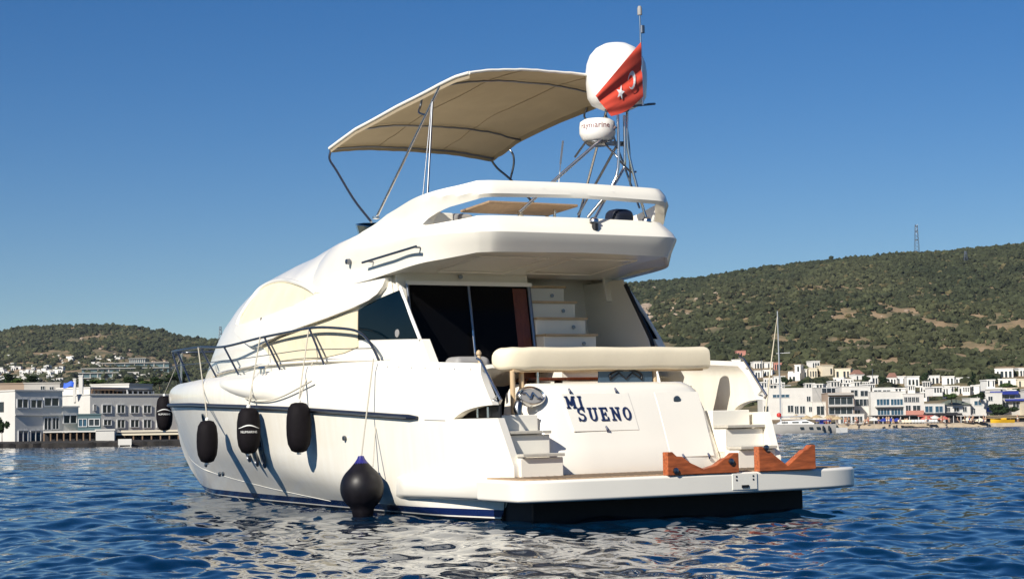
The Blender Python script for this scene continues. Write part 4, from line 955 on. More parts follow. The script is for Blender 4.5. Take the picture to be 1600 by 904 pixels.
# ---- fenders
def rope_mb(mb, a, b, sag=0, r=.010, n=8):
    a, b = Vector(a), Vector(b); pts = [a.lerp(b, t_) - Vector((0, 0, sag * math.sin(math.pi * t_))) for t_ in np.linspace(0, 1, n)]; mb.tube(pts, r, 6)
def fender(cx, top, bot, rad, hang, label, logo, out=0.0, tilt=0):
    """cx: point (boat coordinates) of the fender's middle"""
    root = empty('fender', yw(cx)); root.rotation_euler = (0, tilt, R(121))
    H = (top - bot) / 2
    mb = MB(); mb.lathe([(.001, -H), (rad * .3, -H), (rad * .62, -H + .02), (rad * .9, -H + .11), (rad * 1.0, -H + .22), (rad * 1.02, 0), (rad, H - .2), (rad * .88, H - .08), (rad * .62, H - .015), (rad * .3, H), (.001, H)], (0, 0, 0), 24)
    mb.build('body', 'fender', root, sharp=50)
    mb = MB(); mb.lathe([(.001, -.03), (.03, -.025), (.03, .03), (.001, .05)], (0, 0, H), 12); mb.lathe([(.001, -.03), (.03, -.025), (.03, .02), (.001, .03)], (0, 0, -H), 12); mb.build('end_eye', 'white', root)
    inv = (Matrix.Translation(yw(cx)) @ Matrix.Rotation(R(121), 4, 'Z')).inverted()
    mb = MB()
    for h_ in hang: rope_mb(mb, (0, 0, H + .03), inv @ yw(h_), 0, .009)
    mb.build('rope', 'rope', root)
    if logo:
        v_, f_ = txt('NUMARINE', .047); a0 = R(158)
        mb = MB(); mb.add([((rad * 1.02 + .005) * math.cos(a0 + x / rad), (rad * 1.02 + .005) * math.sin(a0 + x / rad), z0_ - .02) for x, z0_, _ in v_], f_)
        wv = [(t_, .035 * math.sin(math.pi * (t_ + .17) / .34) ** 2 + .02) for t_ in np.linspace(-.16, .16, 16)]
        for i in range(15):
            (xa_, za_), (xb_, zb_) = wv[i], wv[i + 1]; th = .014 * math.sin(math.pi * (i + .5) / 15) + .003
            mb.add([((rad * 1.02 + .005) * math.cos(a0 + x / rad), (rad * 1.02 + .005) * math.sin(a0 + x / rad), z) for x, z in ((xa_, za_ + .01), (xb_, zb_ + .01), (xb_, zb_ + .01 + th), (xa_, za_ + .01 + th))], [(0, 1, 2, 3)])
        mb.build('logo', 'white', root, recalc=False)
    return tag(root, label, 'fender', 'dark fenders hung along the yacht')
def fend(px_mid, dz_top, dz_bot): pass
c = (16.38, -0.10, 1.41); fender((c[0], c[1], c[2]), (16.37, -0.10, 1.74)[2], (16.39, -0.10, 1.08)[2], .155, [(15.18, 0, 2.5)], 'dark cylindrical fender with white wave logo hanging in front of the bow', True)
c = (8.13, 2.36, 0.92); fender(c, (8.11, 2.36, 1.23)[2], (8.14, 2.36, 0.61)[2], .155, [(10.3, 1.62, 2.4), (9.9, 1.7, 1.86)], 'plain dark cylindrical fender nearest the bow on the port side', False)
c = (6.49, 2.40, 1.07); fender(c, (6.48, 2.41, 1.39)[2], (6.50, 2.40, 0.75)[2], .165, [(7.1, 1.94, 2.41), (7.0, 2.0, 1.9)], 'dark cylindrical fender with white wave logo beside the tall portholes', True)
c = (4.81, 2.40, 1.10); fender(c, (4.80, 2.40, 1.43)[2], (4.83, 2.40, 0.77)[2], .165, [(5.42, 1.95, 2.44), (5.2, 2.0, 1.98)], 'plain dark cylindrical fender amidships under the rail corner', False)
# the round buoy
c = (2.79, 2.49, 0.36); zc = c[2]
root = empty('ball_fender', yw(c)); root.rotation_euler = (0, R(3), R(121))
mb = MB(); rr_ = .262
prof = [(.001, -.385), (.09, -.38), (.125, -.345), (.135, -.28)] + [(rr_ * 1.03 * math.cos(a_), rr_ * 1.08 * math.sin(a_)) for a_ in np.linspace(-.95, .80, 14)] + [(.145, .245), (.10, .295), (.06, .34)]
mb.lathe(prof, (0, 0, -.02), 32); mb.build('body', 'ball', root, sharp=60)
mb = MB(); mb.lathe([(.125, .262), (.10, .295), (.075, .325), (.05, .36), (.035, .395), (.001, .40)], (0, 0, -.02), 20); mb.build('cap', 'blue', root)
inv = (Matrix.Translation(yw(c)) @ Matrix.Rotation(R(121), 4, 'Z')).inverted()
mb = MB(); rope_mb(mb, (0, 0, .34), inv @ yw((2.9, 2.2, 1.95)), 0, .009); rope_mb(mb, (-.12, -.1, .24), inv @ yw((2.9, 2.21, 1.1)), 0, .007); mb.build('rope', 'rope', root)
tag(root, 'big round dark buoy fender with a blue cap at the waterline', 'fender', 'dark fenders hung along the yacht')
# sagging line along the topside
mb = MB(); mb.tube([yw(q) for q in catmull([(6.99, 2.23, 1.53), (6.63, 2.24, 1.48), (6.12, 2.25, 1.48), (5.58, 2.25, 1.54), (4.71, 2.25, 1.71)], 6)], .010, 6)
tag(mb.build('mooring_line', 'rope'), 'thin grey line sagging across the topside between two fenders', 'rope')

# ================================================================ the town on both shores
def lin(name, col, **k): M[name] = mat(name, col, **k)
lin('stucco', (.60, .58, .54), rough=.9, var=.06, vscale=.6); lin('stucco_white', (.76, .74, .70), rough=.9, var=.05, vscale=.6); lin('stucco_grey', (.42, .40, .37), rough=.9, var=.08, vscale=.5)
lin('stucco_cream', (.68, .60, .46), rough=.9, var=.06, vscale=.5); lin('stucco_brown', (.33, .25, .19), rough=.9, var=.08, vscale=.5)
lin('stucco_pink', (.50, .22, .17), rough=.9, var=.08, vscale=.5); lin('pane', (.02, .028, .036), rough=.1, spec=.6); lin('bluepane', (.02, .07, .12), rough=.08, spec=.7)
lin('joinery', (.60, .60, .60), rough=.6); lin('awning_dark', (.012, .012, .016), rough=.8); lin('awning_cream', (.70, .62, .46), rough=.85); lin('awning_red', (.50, .12, .09), rough=.85)
lin('awning_blue', (.014, .03, .24), rough=.8); lin('thatch', (.42, .32, .18), rough=.95, var=.25, vscale=6); lin('quay_stone', (.022, .019, .017), rough=.95, var=.4, vscale=.8, bump=.6, bscale=2, bdist=.2)
lin('sand', (.44, .36, .26), rough=.95, var=.15, vscale=1); lin('greenglass', (.09, .14, .15), rough=.25, spec=.5); lin('roof_tile', (.24, .12, .085), rough=.9, var=.2, vscale=2); lin('roof_green', (.13, .15, .11), rough=.9)
lin('timber', (.20, .13, .08), rough=.8); lin('skin', (.42, .25, .16), rough=.6); lin('yellow', (.75, .42, .02), rough=.4); lin('red', (.55, .04, .03), rough=.5); lin('mast_alloy', (.62, .62, .62), rough=.35, metal=.6); lin('bark', (.12, .085, .055), rough=.95); lin('tarp', (.02, .10, .55), rough=.6)
def U(px): return (px - 800) / 3000
def hp(px, py, D):     # height of a picture row at distance D
    return 1.01 + D * (hz(px) - py) / 3000
class Facade:
    """a building front on the line from px0 to px1, starting at distance D and turned by rz"""
    def __init__(s, px0, px1, D, rz=0):
        s.o = Vector((U(px0) * D, D, 0)); s.d = Vector((math.cos(rz), math.sin(rz), 0)); s.n = Vector((math.sin(rz), -math.cos(rz), 0)); s.rz = rz
        u1 = U(px1); s.L = (u1 * D - s.o.x) / (s.d.x - u1 * s.d.y); s.mid = (px0 + px1) / 2; s.px0, s.px1 = px0, px1
    def along(s, px):
        u = U(px); return (u * s.o.y - s.o.x) / (s.d.x - u * s.d.y)
    def z(s, px, py): return hp(px, py, s.o.y + s.along(px) * s.d.y)
def building(name, label, px0, px1, top, bot, D, m_='stucco', rz=0, depth=9, wins=(), balc=(), parapet=.25, cat='building', group=None, extra=None, zb=None):
    F = Facade(px0, px1, D, rz); z1 = F.z(F.mid, top); z0 = F.z(F.mid, bot) if zb is None else zb
    root = empty(name, (F.o.x, F.o.y, z0), rz); tag(root, label, cat, group)
    H = z1 - z0
    mb = MB(); mb.box((F.L / 2, depth / 2, H / 2), (F.L, depth, H))
    if parapet: mb.box((F.L / 2, depth / 2, H + .06), (F.L + .16, depth + .16, .12)); 
    mb.build('walls', m_, root)
    for a, b, t_, o_, k in wins:
        x0, x1 = F.along(a), F.along(b); za, zc = F.z((a + b) / 2, o_) - z0, F.z((a + b) / 2, t_) - z0
        w = MB(); w.box(((x0 + x1) / 2, .02, (za + zc) / 2), (x1 - x0, .10, zc - za), 0, 0, 0); f_ = .07 * (x1 - x0) if (x1 - x0) < 1.5 else .09
        for xx_ in np.linspace(x0, x1, 3 if (x1 - x0) < 2.2 else 5): w.box((xx_, -.045, (za + zc) / 2), (f_, .10, zc - za + f_), 0, 1)
        for z_ in (za, zc): w.box(((x0 + x1) / 2, -.047, z_), (x1 - x0 + f_, .11, f_), 0, 1)
        w.build('window', [k, 'joinery'], root)
    for a, b, t_, o_, k in balc:
        x0, x1 = F.along(a), F.along(b); za, zc = F.z((a + b) / 2, o_) - z0, F.z((a + b) / 2, t_) - z0
        w = MB(); w.box(((x0 + x1) / 2, -.5, (za + zc) / 2), (x1 - x0, 1.1, zc - za)); w.build('balcony', k, root)
    if extra: extra(root, F, z0)
    return root
def canopy(name, label, px0, px1, top, bot, D, m_, depth=4, posts=5, drop=.25, group=None, base=None, rz=0, inner=True):
    F = Facade(px0, px1, D, rz); z1 = F.z(F.mid, top); z0 = F.z(F.mid, bot)
    root = empty(name, (F.o.x, F.o.y, z0), rz); tag(root, label, 'canopy', group); H = z1 - z0
    mb = MB(); mb.add([(0, 0, H - drop), (F.L, 0, H - drop), (F.L, depth, H), (0, depth, H), (0, 0, H - drop - .12), (F.L, 0, H - drop - .12), (F.L, depth, H - .1), (0, depth, H - .1)], [(0, 1, 2, 3), (7, 6, 5, 4), (0, 4, 5, 1), (1, 5, 6, 2), (2, 6, 7, 3), (3, 7, 4, 0)]); mb.build('roof', m_, root)
    for i in range(posts):
        w = MB(); w.box((F.L * (i + .1) / max(1, posts - .8), .15, (H - drop) / 2), (.12, .12, H - drop)); w.build('post', 'joinery' if posts < 9 else 'timber', root)
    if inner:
        w = MB(); w.box((F.L / 2, .75, H / 2 - .1), (F.L, .1, H - .2)); w.build('shade_screen', 'awning_dark', root)  # black screen near the front edge, painting in the shade under the roof
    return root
# ---- shores
def strip(name, pxa, pxb, Da, Db, w_, z, m_, n_=40):
    mb = MB(); rows = []
    for t_ in np.linspace(0, 1, n_):
        px = pxa + (pxb - pxa) * t_; D = Da + (Db - Da) * t_; j = random.uniform(-.6, .6)
        j *= .35; rows.append([(U(px) * (D + j), D + j, -.6), (U(px) * (D + .3 + j), D + .3 + j, z * random.uniform(.55, .8)), (U(px) * (D + 1.6), D + 1.6, z), (U(px) * (D + w_), D + w_, z + .05)])
    mb.grid(rows); return tag(mb.build(name, m_, None, recalc=False), kind='structure')
strip('quay', -300, 420, 166, 178, 14, .55, 'quay_stone', 110)
strip('beach', 860, 1900, 418, 436, 26, .95, 'sand', 120)

# ---- left shore
L = []
def L1x(root, F, z0):
    mb = MB(); mb.box((F.L / 2, -.06, 2.62), (F.L + .1, .18, .12)); mb.build('string_course', 'stucco', root)
    w = MB(); w.box((-.03, 2.2, 3.4), (.1, 1.0, .9)); w.build('window', ['pane', 'joinery'], root)
    w = MB(); w.box((-.03, 2.2, 1.7), (.1, 1.0, .8)); w.build('window', ['joinery'], root)
building('waterfront_house', 'white two storey block with a shaded front at the left edge of the quay', 22, 96, 611, 692, 176, 'stucco', R(50), 12,
    wins=[(25, 42, 623, 637, 'pane'), (46, 64, 624, 637, 'pane'), (67, 90, 621, 634, 'pane'), (67, 78, 652, 671, 'pane'), (80, 90, 652, 670, 'pane'), (27, 42, 672, 690, 'bluepane'), (46, 62, 672, 692, 'bluepane')], extra=L1x)
building('waterfront_house', 'low white annexe with one wide dark window right of the shaded block', 96, 121, 636, 674, 180, 'stucco', R(50), 8, wins=[(97, 118, 648, 661, 'pane')])
building('terrace_house', 'sunlit white terrace house with stepped walls below the white chimneys', 88, 139, 607, 646, 192, 'stucco', R(-28), 9, wins=[(122, 130, 634, 642, 'pane')])
for px, px2, t_, b_, lab in ((113, 117, 592, 628, 'shorter white square chimney behind the quay, nearer the blue tarpaulin'), (122, 128, 587, 626, 'taller white square chimney behind the quay, left of the grey hotel')):
    F = Facade(px, px2, 188, 0); mb = MB(); z0, z1 = F.z(px, b_), F.z(px, t_); mb.box((0, 0, (z1 - z0) / 2), (F.L, F.L, z1 - z0)); mb.box((0, 0, z1 - z0), (F.L * 1.25, F.L * 1.25, .12)); o = mb.build('chimney_stack', 'stucco'); o.location = (F.o.x + F.L / 2, 188, z0); tag(o, lab, 'chimney')
building('veranda', 'grey green glazed veranda on the roof of the waterside restaurant', 120, 156, 648, 673, 178, 'greenglass', R(12), 6, wins=[(121, 134, 654, 666, 'bluepane'), (137, 154, 654, 665, 'pane')])
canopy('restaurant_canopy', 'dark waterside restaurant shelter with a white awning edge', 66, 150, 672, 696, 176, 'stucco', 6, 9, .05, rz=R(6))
building('kiosk', 'small plain white kiosk wall beside the restaurant shelter', 148, 177, 672, 697, 175, 'stucco', R(8), 4)
building('hotel', 'grey white three storey hotel with two rows of square windows on the quay', 139, 286, 617, 690, 186, 'stucco', R(43), 12,
    wins=[(158, 172, 632, 645, 'pane'), (181, 193, 632, 645, 'pane'), (202, 215, 633, 645, 'pane'), (222, 234, 633, 645, 'pane'), (243, 255, 633, 645, 'pane'), (144, 148, 632, 641, 'pane'),
          (160, 172, 655, 664, 'pane'), (181, 193, 655, 668, 'pane'), (202, 215, 655, 667, 'pane'), (222, 234, 655, 668, 'pane'), (243, 255, 655, 668, 'pane')])
canopy('roof_pergola', 'dark timber pergola on the left half of the hotel roof', 143, 196, 607, 619, 190, 'timber', 4, 9, .05, rz=R(43))
canopy('roof_pergola', 'black roofed pergola on the right half of the hotel roof', 198, 240, 608, 623, 190, 'awning_dark', 4, 6, .05, rz=R(43))
building('penthouse', 'bright white flat roofed penthouse behind the dark hotel pergola', 140, 200, 601, 618, 215, 'stucco', R(-20), 5)
canopy('quay_awning', 'long beige awning over a black shade screen at the foot of the hotel', 177, 292, 671, 694, 177, 'awning_cream', 5, 9, .35, rz=R(4))
F = Facade(183, 204, 174); mb = MB(); mb.box((0, 0, .35), (F.L, .12, .55)); 
for i in (-1, 1): mb.box((i * F.L * .42, 0, .1), (.08, .1, .3))
o = mb.build('sign_board', 'stucco'); o.location = (F.o.x + F.L / 2, 174, hp(193, 696, 174)); tag(o, 'white board standing on the quay under the beige awning', 'board')
mb = MB(); F = Facade(97, 113, 186); rws = [[(F.L * a, .3 * b, .12 * math.sin(3.1 * a) + .5 * b - .1 * math.sin(6 * a)) for a in np.linspace(0, 1, 8)] for b in np.linspace(0, 1, 5)]
mb.grid(rws); o = mb.build('tarpaulin', 'tarp', None, solid=.03); o.location = (F.o.x, 186, hp(105, 606, 186)); tag(o, 'blue tarpaulin stretched over the white terrace wall', 'tarpaulin')
building('old_house', 'low grey brown house with flat roof at the far left behind the quay', -30, 38, 600, 640, 215, 'stucco_brown', 0, 8)
building('old_house', 'low grey house with flat roof between the quay block and the chimneys', 36, 92, 599, 640, 212, 'stucco_grey', 0, 8, wins=[(62, 68, 603, 609, 'pane'), (76, 82, 604, 609, 'pane')])
# terraced glass hotel on the left slope
def ground_D(px, py, lo=250, hi=1990):
    """distance at which the slope appears at this picture row"""
    u = U(px); Ds = np.linspace(lo, hi, 500); Hh = terrain(Ds * u, Ds); ap = hz(px) - 3000 * (Hh - 1.01) / Ds
    k = np.where(ap <= py)[0]
    return float(Ds[k[0]]) if len(k) else hi
labs = ['uppermost', 'second', 'third', 'lowest']
for i, (a, b, t_, o_) in enumerate(((200, 226, 560, 570), (140, 262, 567, 575), (126, 262, 575, 582), (122, 215, 582, 589))):
    D = ground_D((a + b) / 2, o_); F = Facade(a, b, D); z0 = F.z(F.mid, o_ + 1); H = D * (o_ + 1 - t_) / 3000
    root = empty('resort_block', (F.o.x, D, z0)); tag(root, labs[i] + ' long grey green glazed terrace block of the resort on the left hillside', 'hotel block', 'terraced resort blocks')
    mb = MB(); mb.box((F.L / 2, 8, H / 2), (F.L, 16, H)); mb.build('walls', 'greenglass', root)
    nfl = 2 if H > 6 else 1
    for k in range(nfl + 1): w = MB(); w.box((F.L / 2, -.6, H * k / nfl), (F.L + 1, 2, .5)); w.build('floor_slab', 'stucco_grey', root)
    for k in range(8): w = MB(); w.box((F.L * (k + .5) / 8, -.2, H / 2), (.7, .8, H)); w.build('pillar', 'stucco_grey', root)
# hillside houses
def cube_house(label, pxl, pxr, top, bot, group, m_='stucco_white', wn=3, step=True, D=None, roof=None, cat='house', par=True):
    D = D or ground_D((pxl + pxr) / 2, bot - 1); w = (pxr - pxl) * D / 3000; H = (bot - top) * D / 3000 + .8
    z0 = hp((pxl + pxr) / 2, bot, D) - .8; rz = random.uniform(-.35, .25)
    root = empty('hillside_house', (U((pxl + pxr) / 2) * D, D, z0), rz); tag(root, label, cat, group)
    mb = MB(); dep = max(6, w * .7)
    if step and H > 5:
        f1 = random.uniform(.35, .65); sd = random.choice((-1, 1))
        mb.box((0, dep * .6, H * .30), (w, dep, H * .60)); mb.box((sd * w * (1 - f1) / 2, dep * .75, H * .8), (w * f1, dep * .8, H * .4)); mb.box((-sd * w * .28, dep * .4, H * .62), (w * .4, dep * .5, .9))
        mb.box((sd * w * (1 - f1) / 2, dep * .75, H), (w * f1 + .3, dep * .8 + .3, .25))
    else:
        mb.box((0, dep * .6, H / 2), (w, dep, H)); mb.box((0, dep * .6, H), (w + .3, dep + .3, .25))
    body = mb.build('walls', m_, root) if wn else mb.build('walls', m_, root)
    if roof: r_ = MB(); r_.add([(-w * .55, dep * .05, H + .13), (w * .55, dep * .05, H + .13), (w * .55, dep * 1.15, H + .13), (-w * .55, dep * 1.15, H + .13), (-w * .3, dep * .6, H + 1.7), (w * .3, dep * .6, H + 1.7)], [(0, 1, 5, 4), (1, 2, 5), (2, 3, 4, 5), (3, 0, 4), (3, 2, 1, 0)]); r_.build('roof', roof, root)
    if wn:
        fl = max(1, int(H / 3.3)); yf_ = dep * .1
        for f_ in range(fl):
            for k in range(wn):
                if random.random() < .2: continue
                x = w * ((k + .5) / wn - .5) * .9; z = .8 + H * (f_ + .45) / fl - .3
                back = step and H > 5 and z > H * .6
                if back and abs(x - sd * w * (1 - f1) / 2) > w * f1 / 2 - .4: continue
                q = MB(); q.box((x, (dep * .35 if back else yf_) - .02, z), (w / wn * random.uniform(.35, .6), .2, min(1.9, H / fl * .5))); q.build('window', 'pane', root)
    return root
RH = [ # px left, right, top, bottom, walls, label
 (1150, 1164, 548, 561, 'stucco_pink', 'lone pinkish house high on the right slope above the wing of the yacht', None),
 (1141, 1155, 562, 574, 'stucco', 'small white house just above the right wing of the yacht', None),
 (1176, 1190, 565, 578, 'stucco', 'white house left of the sailing mast, first of the highest row', None),
 (1193, 1206, 566, 576, 'stucco', 'white house directly left of the sailing mast in the highest row', None),
 (1207, 1219, 567, 579, 'stucco_pink', 'pinkish house right behind the sailing mast', None),
 (1177, 1190, 579, 592, 'stucco', 'white house left of the sailing mast in the second row', None),
 (1191, 1204, 578, 590, 'stucco', 'white house next to the furled sail in the second row', None),
 (1190, 1205, 591, 602, 'stucco', 'white house low down beside the furled sail', None),
 (1207, 1224, 588, 602, 'stucco', 'white house low down just right of the sailing mast', None),
 (1228, 1247, 570, 598, 'stucco', 'tallest white stepped apartment house right of the sailing mast', None),
 (1247, 1259, 577, 594, 'stucco', 'narrow white house joined to the right of the tallest stepped house', None),
 (1267, 1280, 564, 577, 'stucco', 'white house standing highest in the middle of the slope village', None),
 (1262, 1275, 575, 592, 'stucco_cream', 'cream house below the highest house of the slope village', None),
 (1284, 1301, 571, 588, 'stucco_cream', 'cream terraced house right of the highest house', None),
 (1302, 1326, 576, 592, 'stucco_cream', 'wide cream house standing behind the grey waterfront block', None),
 (1299, 1315, 590, 603, 'stucco', 'white house right above the dark glass penthouse', None),
 (1317, 1331, 592, 603, 'stucco', 'white house above the angular white waterfront building', None),
 (1335, 1349, 585, 596, 'stucco', 'white house with a red tile roof in a gap between trees', 'roof_tile'),
 (1356, 1370, 587, 602, 'stucco', 'white square house at the foot of the slim pole', None),
 (1383, 1398, 590, 602, 'stucco', 'low white house with a red tiled roof right of the pole', 'roof_tile'),
 (1399, 1412, 588, 603, 'stucco', 'white house joined to the low red roofed one', None),
 (1415, 1434, 588, 606, 'stucco', 'big plain white house left of the arcaded pair', None),
 (1446, 1466, 587, 602, 'stucco', 'white arcaded house, left one of the pair', None),
 (1469, 1488, 588, 602, 'stucco', 'white arcaded house, right one of the pair', None),
 (1489, 1511, 590, 602, 'stucco', 'long low white house right of the arcaded pair', None),
 (1434, 1447, 603, 616, 'stucco', 'white cube house below the arcaded pair, at its left', None),
 (1450, 1468, 604, 615, 'stucco', 'white cube house straight below the arcaded pair', None),
 (1473, 1492, 603, 617, 'stucco', 'white cube house below the arcaded pair, at its right', None),
 (1494, 1512, 604, 617, 'stucco', 'white cube house left of the dark cypress', None),
 (1528, 1545, 601, 614, 'stucco', 'white house just right of the dark cypress', None),
 (1552, 1580, 576, 592, 'stucco', 'large white house highest at the right edge of the village', None),
 (1557, 1584, 592, 604, 'stucco', 'long white house below the highest right house', None),
 (1590, 1612, 575, 591, 'stucco', 'white house cut by the right edge of the photo, upper one', None),
 (1587, 1612, 592, 607, 'stucco_cream', 'cream house cut by the right edge of the photo, lower one', None),
 (1545, 1562, 606, 618, 'stucco', 'white cube house above the dark blue bar', None),
 (1564, 1586, 606, 617, 'stucco_cream', 'cream cube house above the dark blue bar', None)]
for a, b, t_, o_, m_, lab, rf in RH: cube_house(lab, a, b, t_, o_, 'houses on the right hillside', 'stucco_white' if m_ == 'stucco' else m_, wn=3 if b - a < 22 else 4, roof=rf)
hrng = random.Random(4)
for i in range(30):
    px = 1185 + i * 14.2 + hrng.uniform(-4, 4); py = hrng.uniform(603, 622); w = hrng.uniform(11, 18)
    cube_house('small white flat roofed house half hidden behind the roofs of the waterfront row', px, px + w, py - hrng.uniform(7, 12), py, 'houses behind the waterfront row', hrng.choice(('stucco_white', 'stucco_white', 'stucco')), wn=3, D=462 + hrng.uniform(0, 40))
for i in range(80):
    px = hrng.uniform(-30, 92); py = hrng.uniform(576, 600); w = hrng.uniform(4, 8)
    cube_house('tiny white cube house in the dense cluster at the foot of the left hill', px, px + w, py - hrng.uniform(5, 8), py, 'cluster of white houses left', wn=2, step=False)
for i in range(26):
    px = hrng.uniform(0, 150); py = hrng.uniform(556, 576); w = hrng.uniform(4, 8)
    cube_house('tiny white house scattered on the scrub of the left hill above the cluster', px, px + w, py - hrng.uniform(3, 5), py, 'scattered houses on left hill', wn=0, step=False)
for i in range(30):
    px = hrng.uniform(130, 262); py = hrng.uniform(588, 603); w = hrng.uniform(5, 12)
    cube_house('low white villa among the trees below the glazed resort', px, px + w, py - hrng.uniform(4, 6), py, 'villas below the resort', wn=2, step=False)
for i in range(14):
    px = hrng.uniform(135, 205); py = hrng.uniform(560, 568); w = hrng.uniform(4, 8)
    cube_house('small pale villa in the row just above the glazed resort', px, px + w, py - hrng.uniform(3, 5), py, 'villas above the resort', wn=0, step=False)

# ---- right waterfront row
W = 'pane'
building('waterfront_house', 'long low white house behind the moored sailing yacht', 1188, 1266, 606, 655, 444, 'stucco', 0, 9,
    wins=[(1227, 1236, 633, 644, W), (1238, 1244, 634, 646, W), (1246, 1254, 634, 646, W), (1260, 1265, 635, 643, W), (1204, 1230, 616, 621, 'bluepane'), (1257, 1263, 619, 627, W), (1190, 1197, 634, 644, W)], parapet=0)
building('waterfront_house', 'narrow white house with one tall window against the grey block', 1266, 1290, 628, 655, 443, 'stucco', 0, 8, wins=[(1272, 1284, 634, 648, W)])
building('apartment_block', 'tall plain grey block with a dark glass penthouse', 1256, 1312, 606, 650, 462, 'stucco_grey', 0, 9, wins=[(1281, 1311, 606, 614, W)])
building('restaurant_building', 'brown framed building with two deep dark balconies', 1290, 1331, 614, 655, 440, 'stucco_brown', 0, 9, wins=[(1291, 1329, 620, 632, W), (1291, 1328, 636, 647, W)], balc=[(1290, 1330, 632.5, 635, 'stucco_grey'), (1290, 1330, 614, 617, 'stucco_grey')])
building('waterfront_house', 'angular white building with a row of tall narrow windows', 1312, 1357, 604, 655, 446, 'stucco', 0, 9, wins=[(1333, 1357, 623, 634, W), (1326, 1337, 609, 619, W), (1341, 1353, 610, 619, W), (1331, 1340, 640, 648, W)])
building('pavilion', 'low white glazed pavilion on the beach front', 1306, 1346, 647, 662, 434, 'stucco', 0, 4, wins=[(1309, 1313, 650, 661, W), (1314, 1325, 650, 661, W), (1327, 1343, 650, 660, W)])
building('waterfront_house', 'white house with two floors of blue glazed balconies', 1357, 1412, 612, 655, 443, 'stucco', 0, 9, wins=[(1366, 1386, 623, 633, 'bluepane'), (1388, 1407, 623, 633, 'bluepane'), (1367, 1386, 638, 648, 'bluepane'), (1388, 1408, 638, 648, 'bluepane')], balc=[(1363, 1410, 633.5, 635.5, 'stucco')])
building('penthouse', 'white roof storey with two dark window bands above the blue glazed balconies', 1360, 1394, 606, 614, 446, 'stucco', 0, 6, wins=[(1362, 1374, 609, 614, W), (1376, 1388, 609, 614, W)])
building('waterfront_house', 'white house with an arcade above and a brick red base', 1408, 1440, 615, 655, 442, 'stucco', 0, 9, wins=[(1409, 1414, 620, 628, W), (1415, 1420, 620, 628, W), (1421, 1426, 620, 628, W), (1427, 1432, 620, 628, W), (1411, 1419, 633, 642, W), (1422, 1434, 633, 642, W)], balc=[(1411, 1438, 641, 648, 'stucco_pink')])
building('waterfront_house', 'low white house with two broad blue windows', 1440, 1472, 631, 655, 442, 'stucco', 0, 8, wins=[(1441, 1453, 634, 644, 'bluepane'), (1457, 1469, 634, 644, 'bluepane')])
building('waterfront_house', 'pale house under a grey green roof', 1471, 1512, 632, 655, 443, 'stucco', 0, 8, wins=[(1474, 1480, 636, 643, W), (1486, 1494, 636, 643, W), (1500, 1506, 635, 643, W)], extra=lambda root, F, z0: MB().add([(-.4, -.5, 3.4), (F.L + .4, -.5, 3.4), (F.L + .4, 8, 3.4), (-.4, 8, 3.4), (2, 4, 4.6), (F.L - 2, 4, 4.6)], [(0, 1, 5, 4), (1, 2, 5), (2, 3, 4, 5), (3, 0, 4)]).build('roof', 'roof_green', root))
building('waterfront_house', 'white two storey house beside the blue mural wall', 1512, 1537, 622, 652, 444, 'stucco', 0, 8, wins=[(1518, 1530, 626, 633, 'bluepane'), (1514, 1519, 638, 646, W)])
building('bar_building', 'white bar with a bright blue painted ground floor', 1536, 1562, 614, 652, 445, 'stucco', 0, 8, wins=[(1537, 1551, 636, 643, 'tarp'), (1540, 1547, 619, 626, W)])
building('bar_building', 'dark blue roofed bar of three stacked glass floors at the right', 1545, 1600, 613, 652, 450, 'stucco_grey', 0, 8, wins=[(1547, 1582, 618, 623, W), (1578, 1598, 627, 637, 'pane'), (1552, 1572, 628, 640, W)], balc=[(1543, 1586, 611, 616, 'awning_blue'), (1566, 1600, 623, 626, 'awning_blue')])
building('waterfront_house', 'cream waterfront house cut by the right edge', 1596, 1640, 628, 655, 446, 'stucco_cream', 0, 8, wins=[(1600, 1608, 634, 642, W)])
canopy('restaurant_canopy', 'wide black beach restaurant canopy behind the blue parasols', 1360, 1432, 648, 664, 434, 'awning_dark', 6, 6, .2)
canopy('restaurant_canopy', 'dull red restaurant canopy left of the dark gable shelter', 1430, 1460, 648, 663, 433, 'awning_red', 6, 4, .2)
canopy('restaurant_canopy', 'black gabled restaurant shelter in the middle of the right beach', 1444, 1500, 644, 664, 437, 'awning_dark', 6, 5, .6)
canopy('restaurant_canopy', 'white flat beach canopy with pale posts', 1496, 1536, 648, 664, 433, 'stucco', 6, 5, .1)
canopy('restaurant_canopy', 'long thatched beach shelter at the right edge', 1534, 1640, 648, 664, 434, 'thatch', 6, 9, .5)
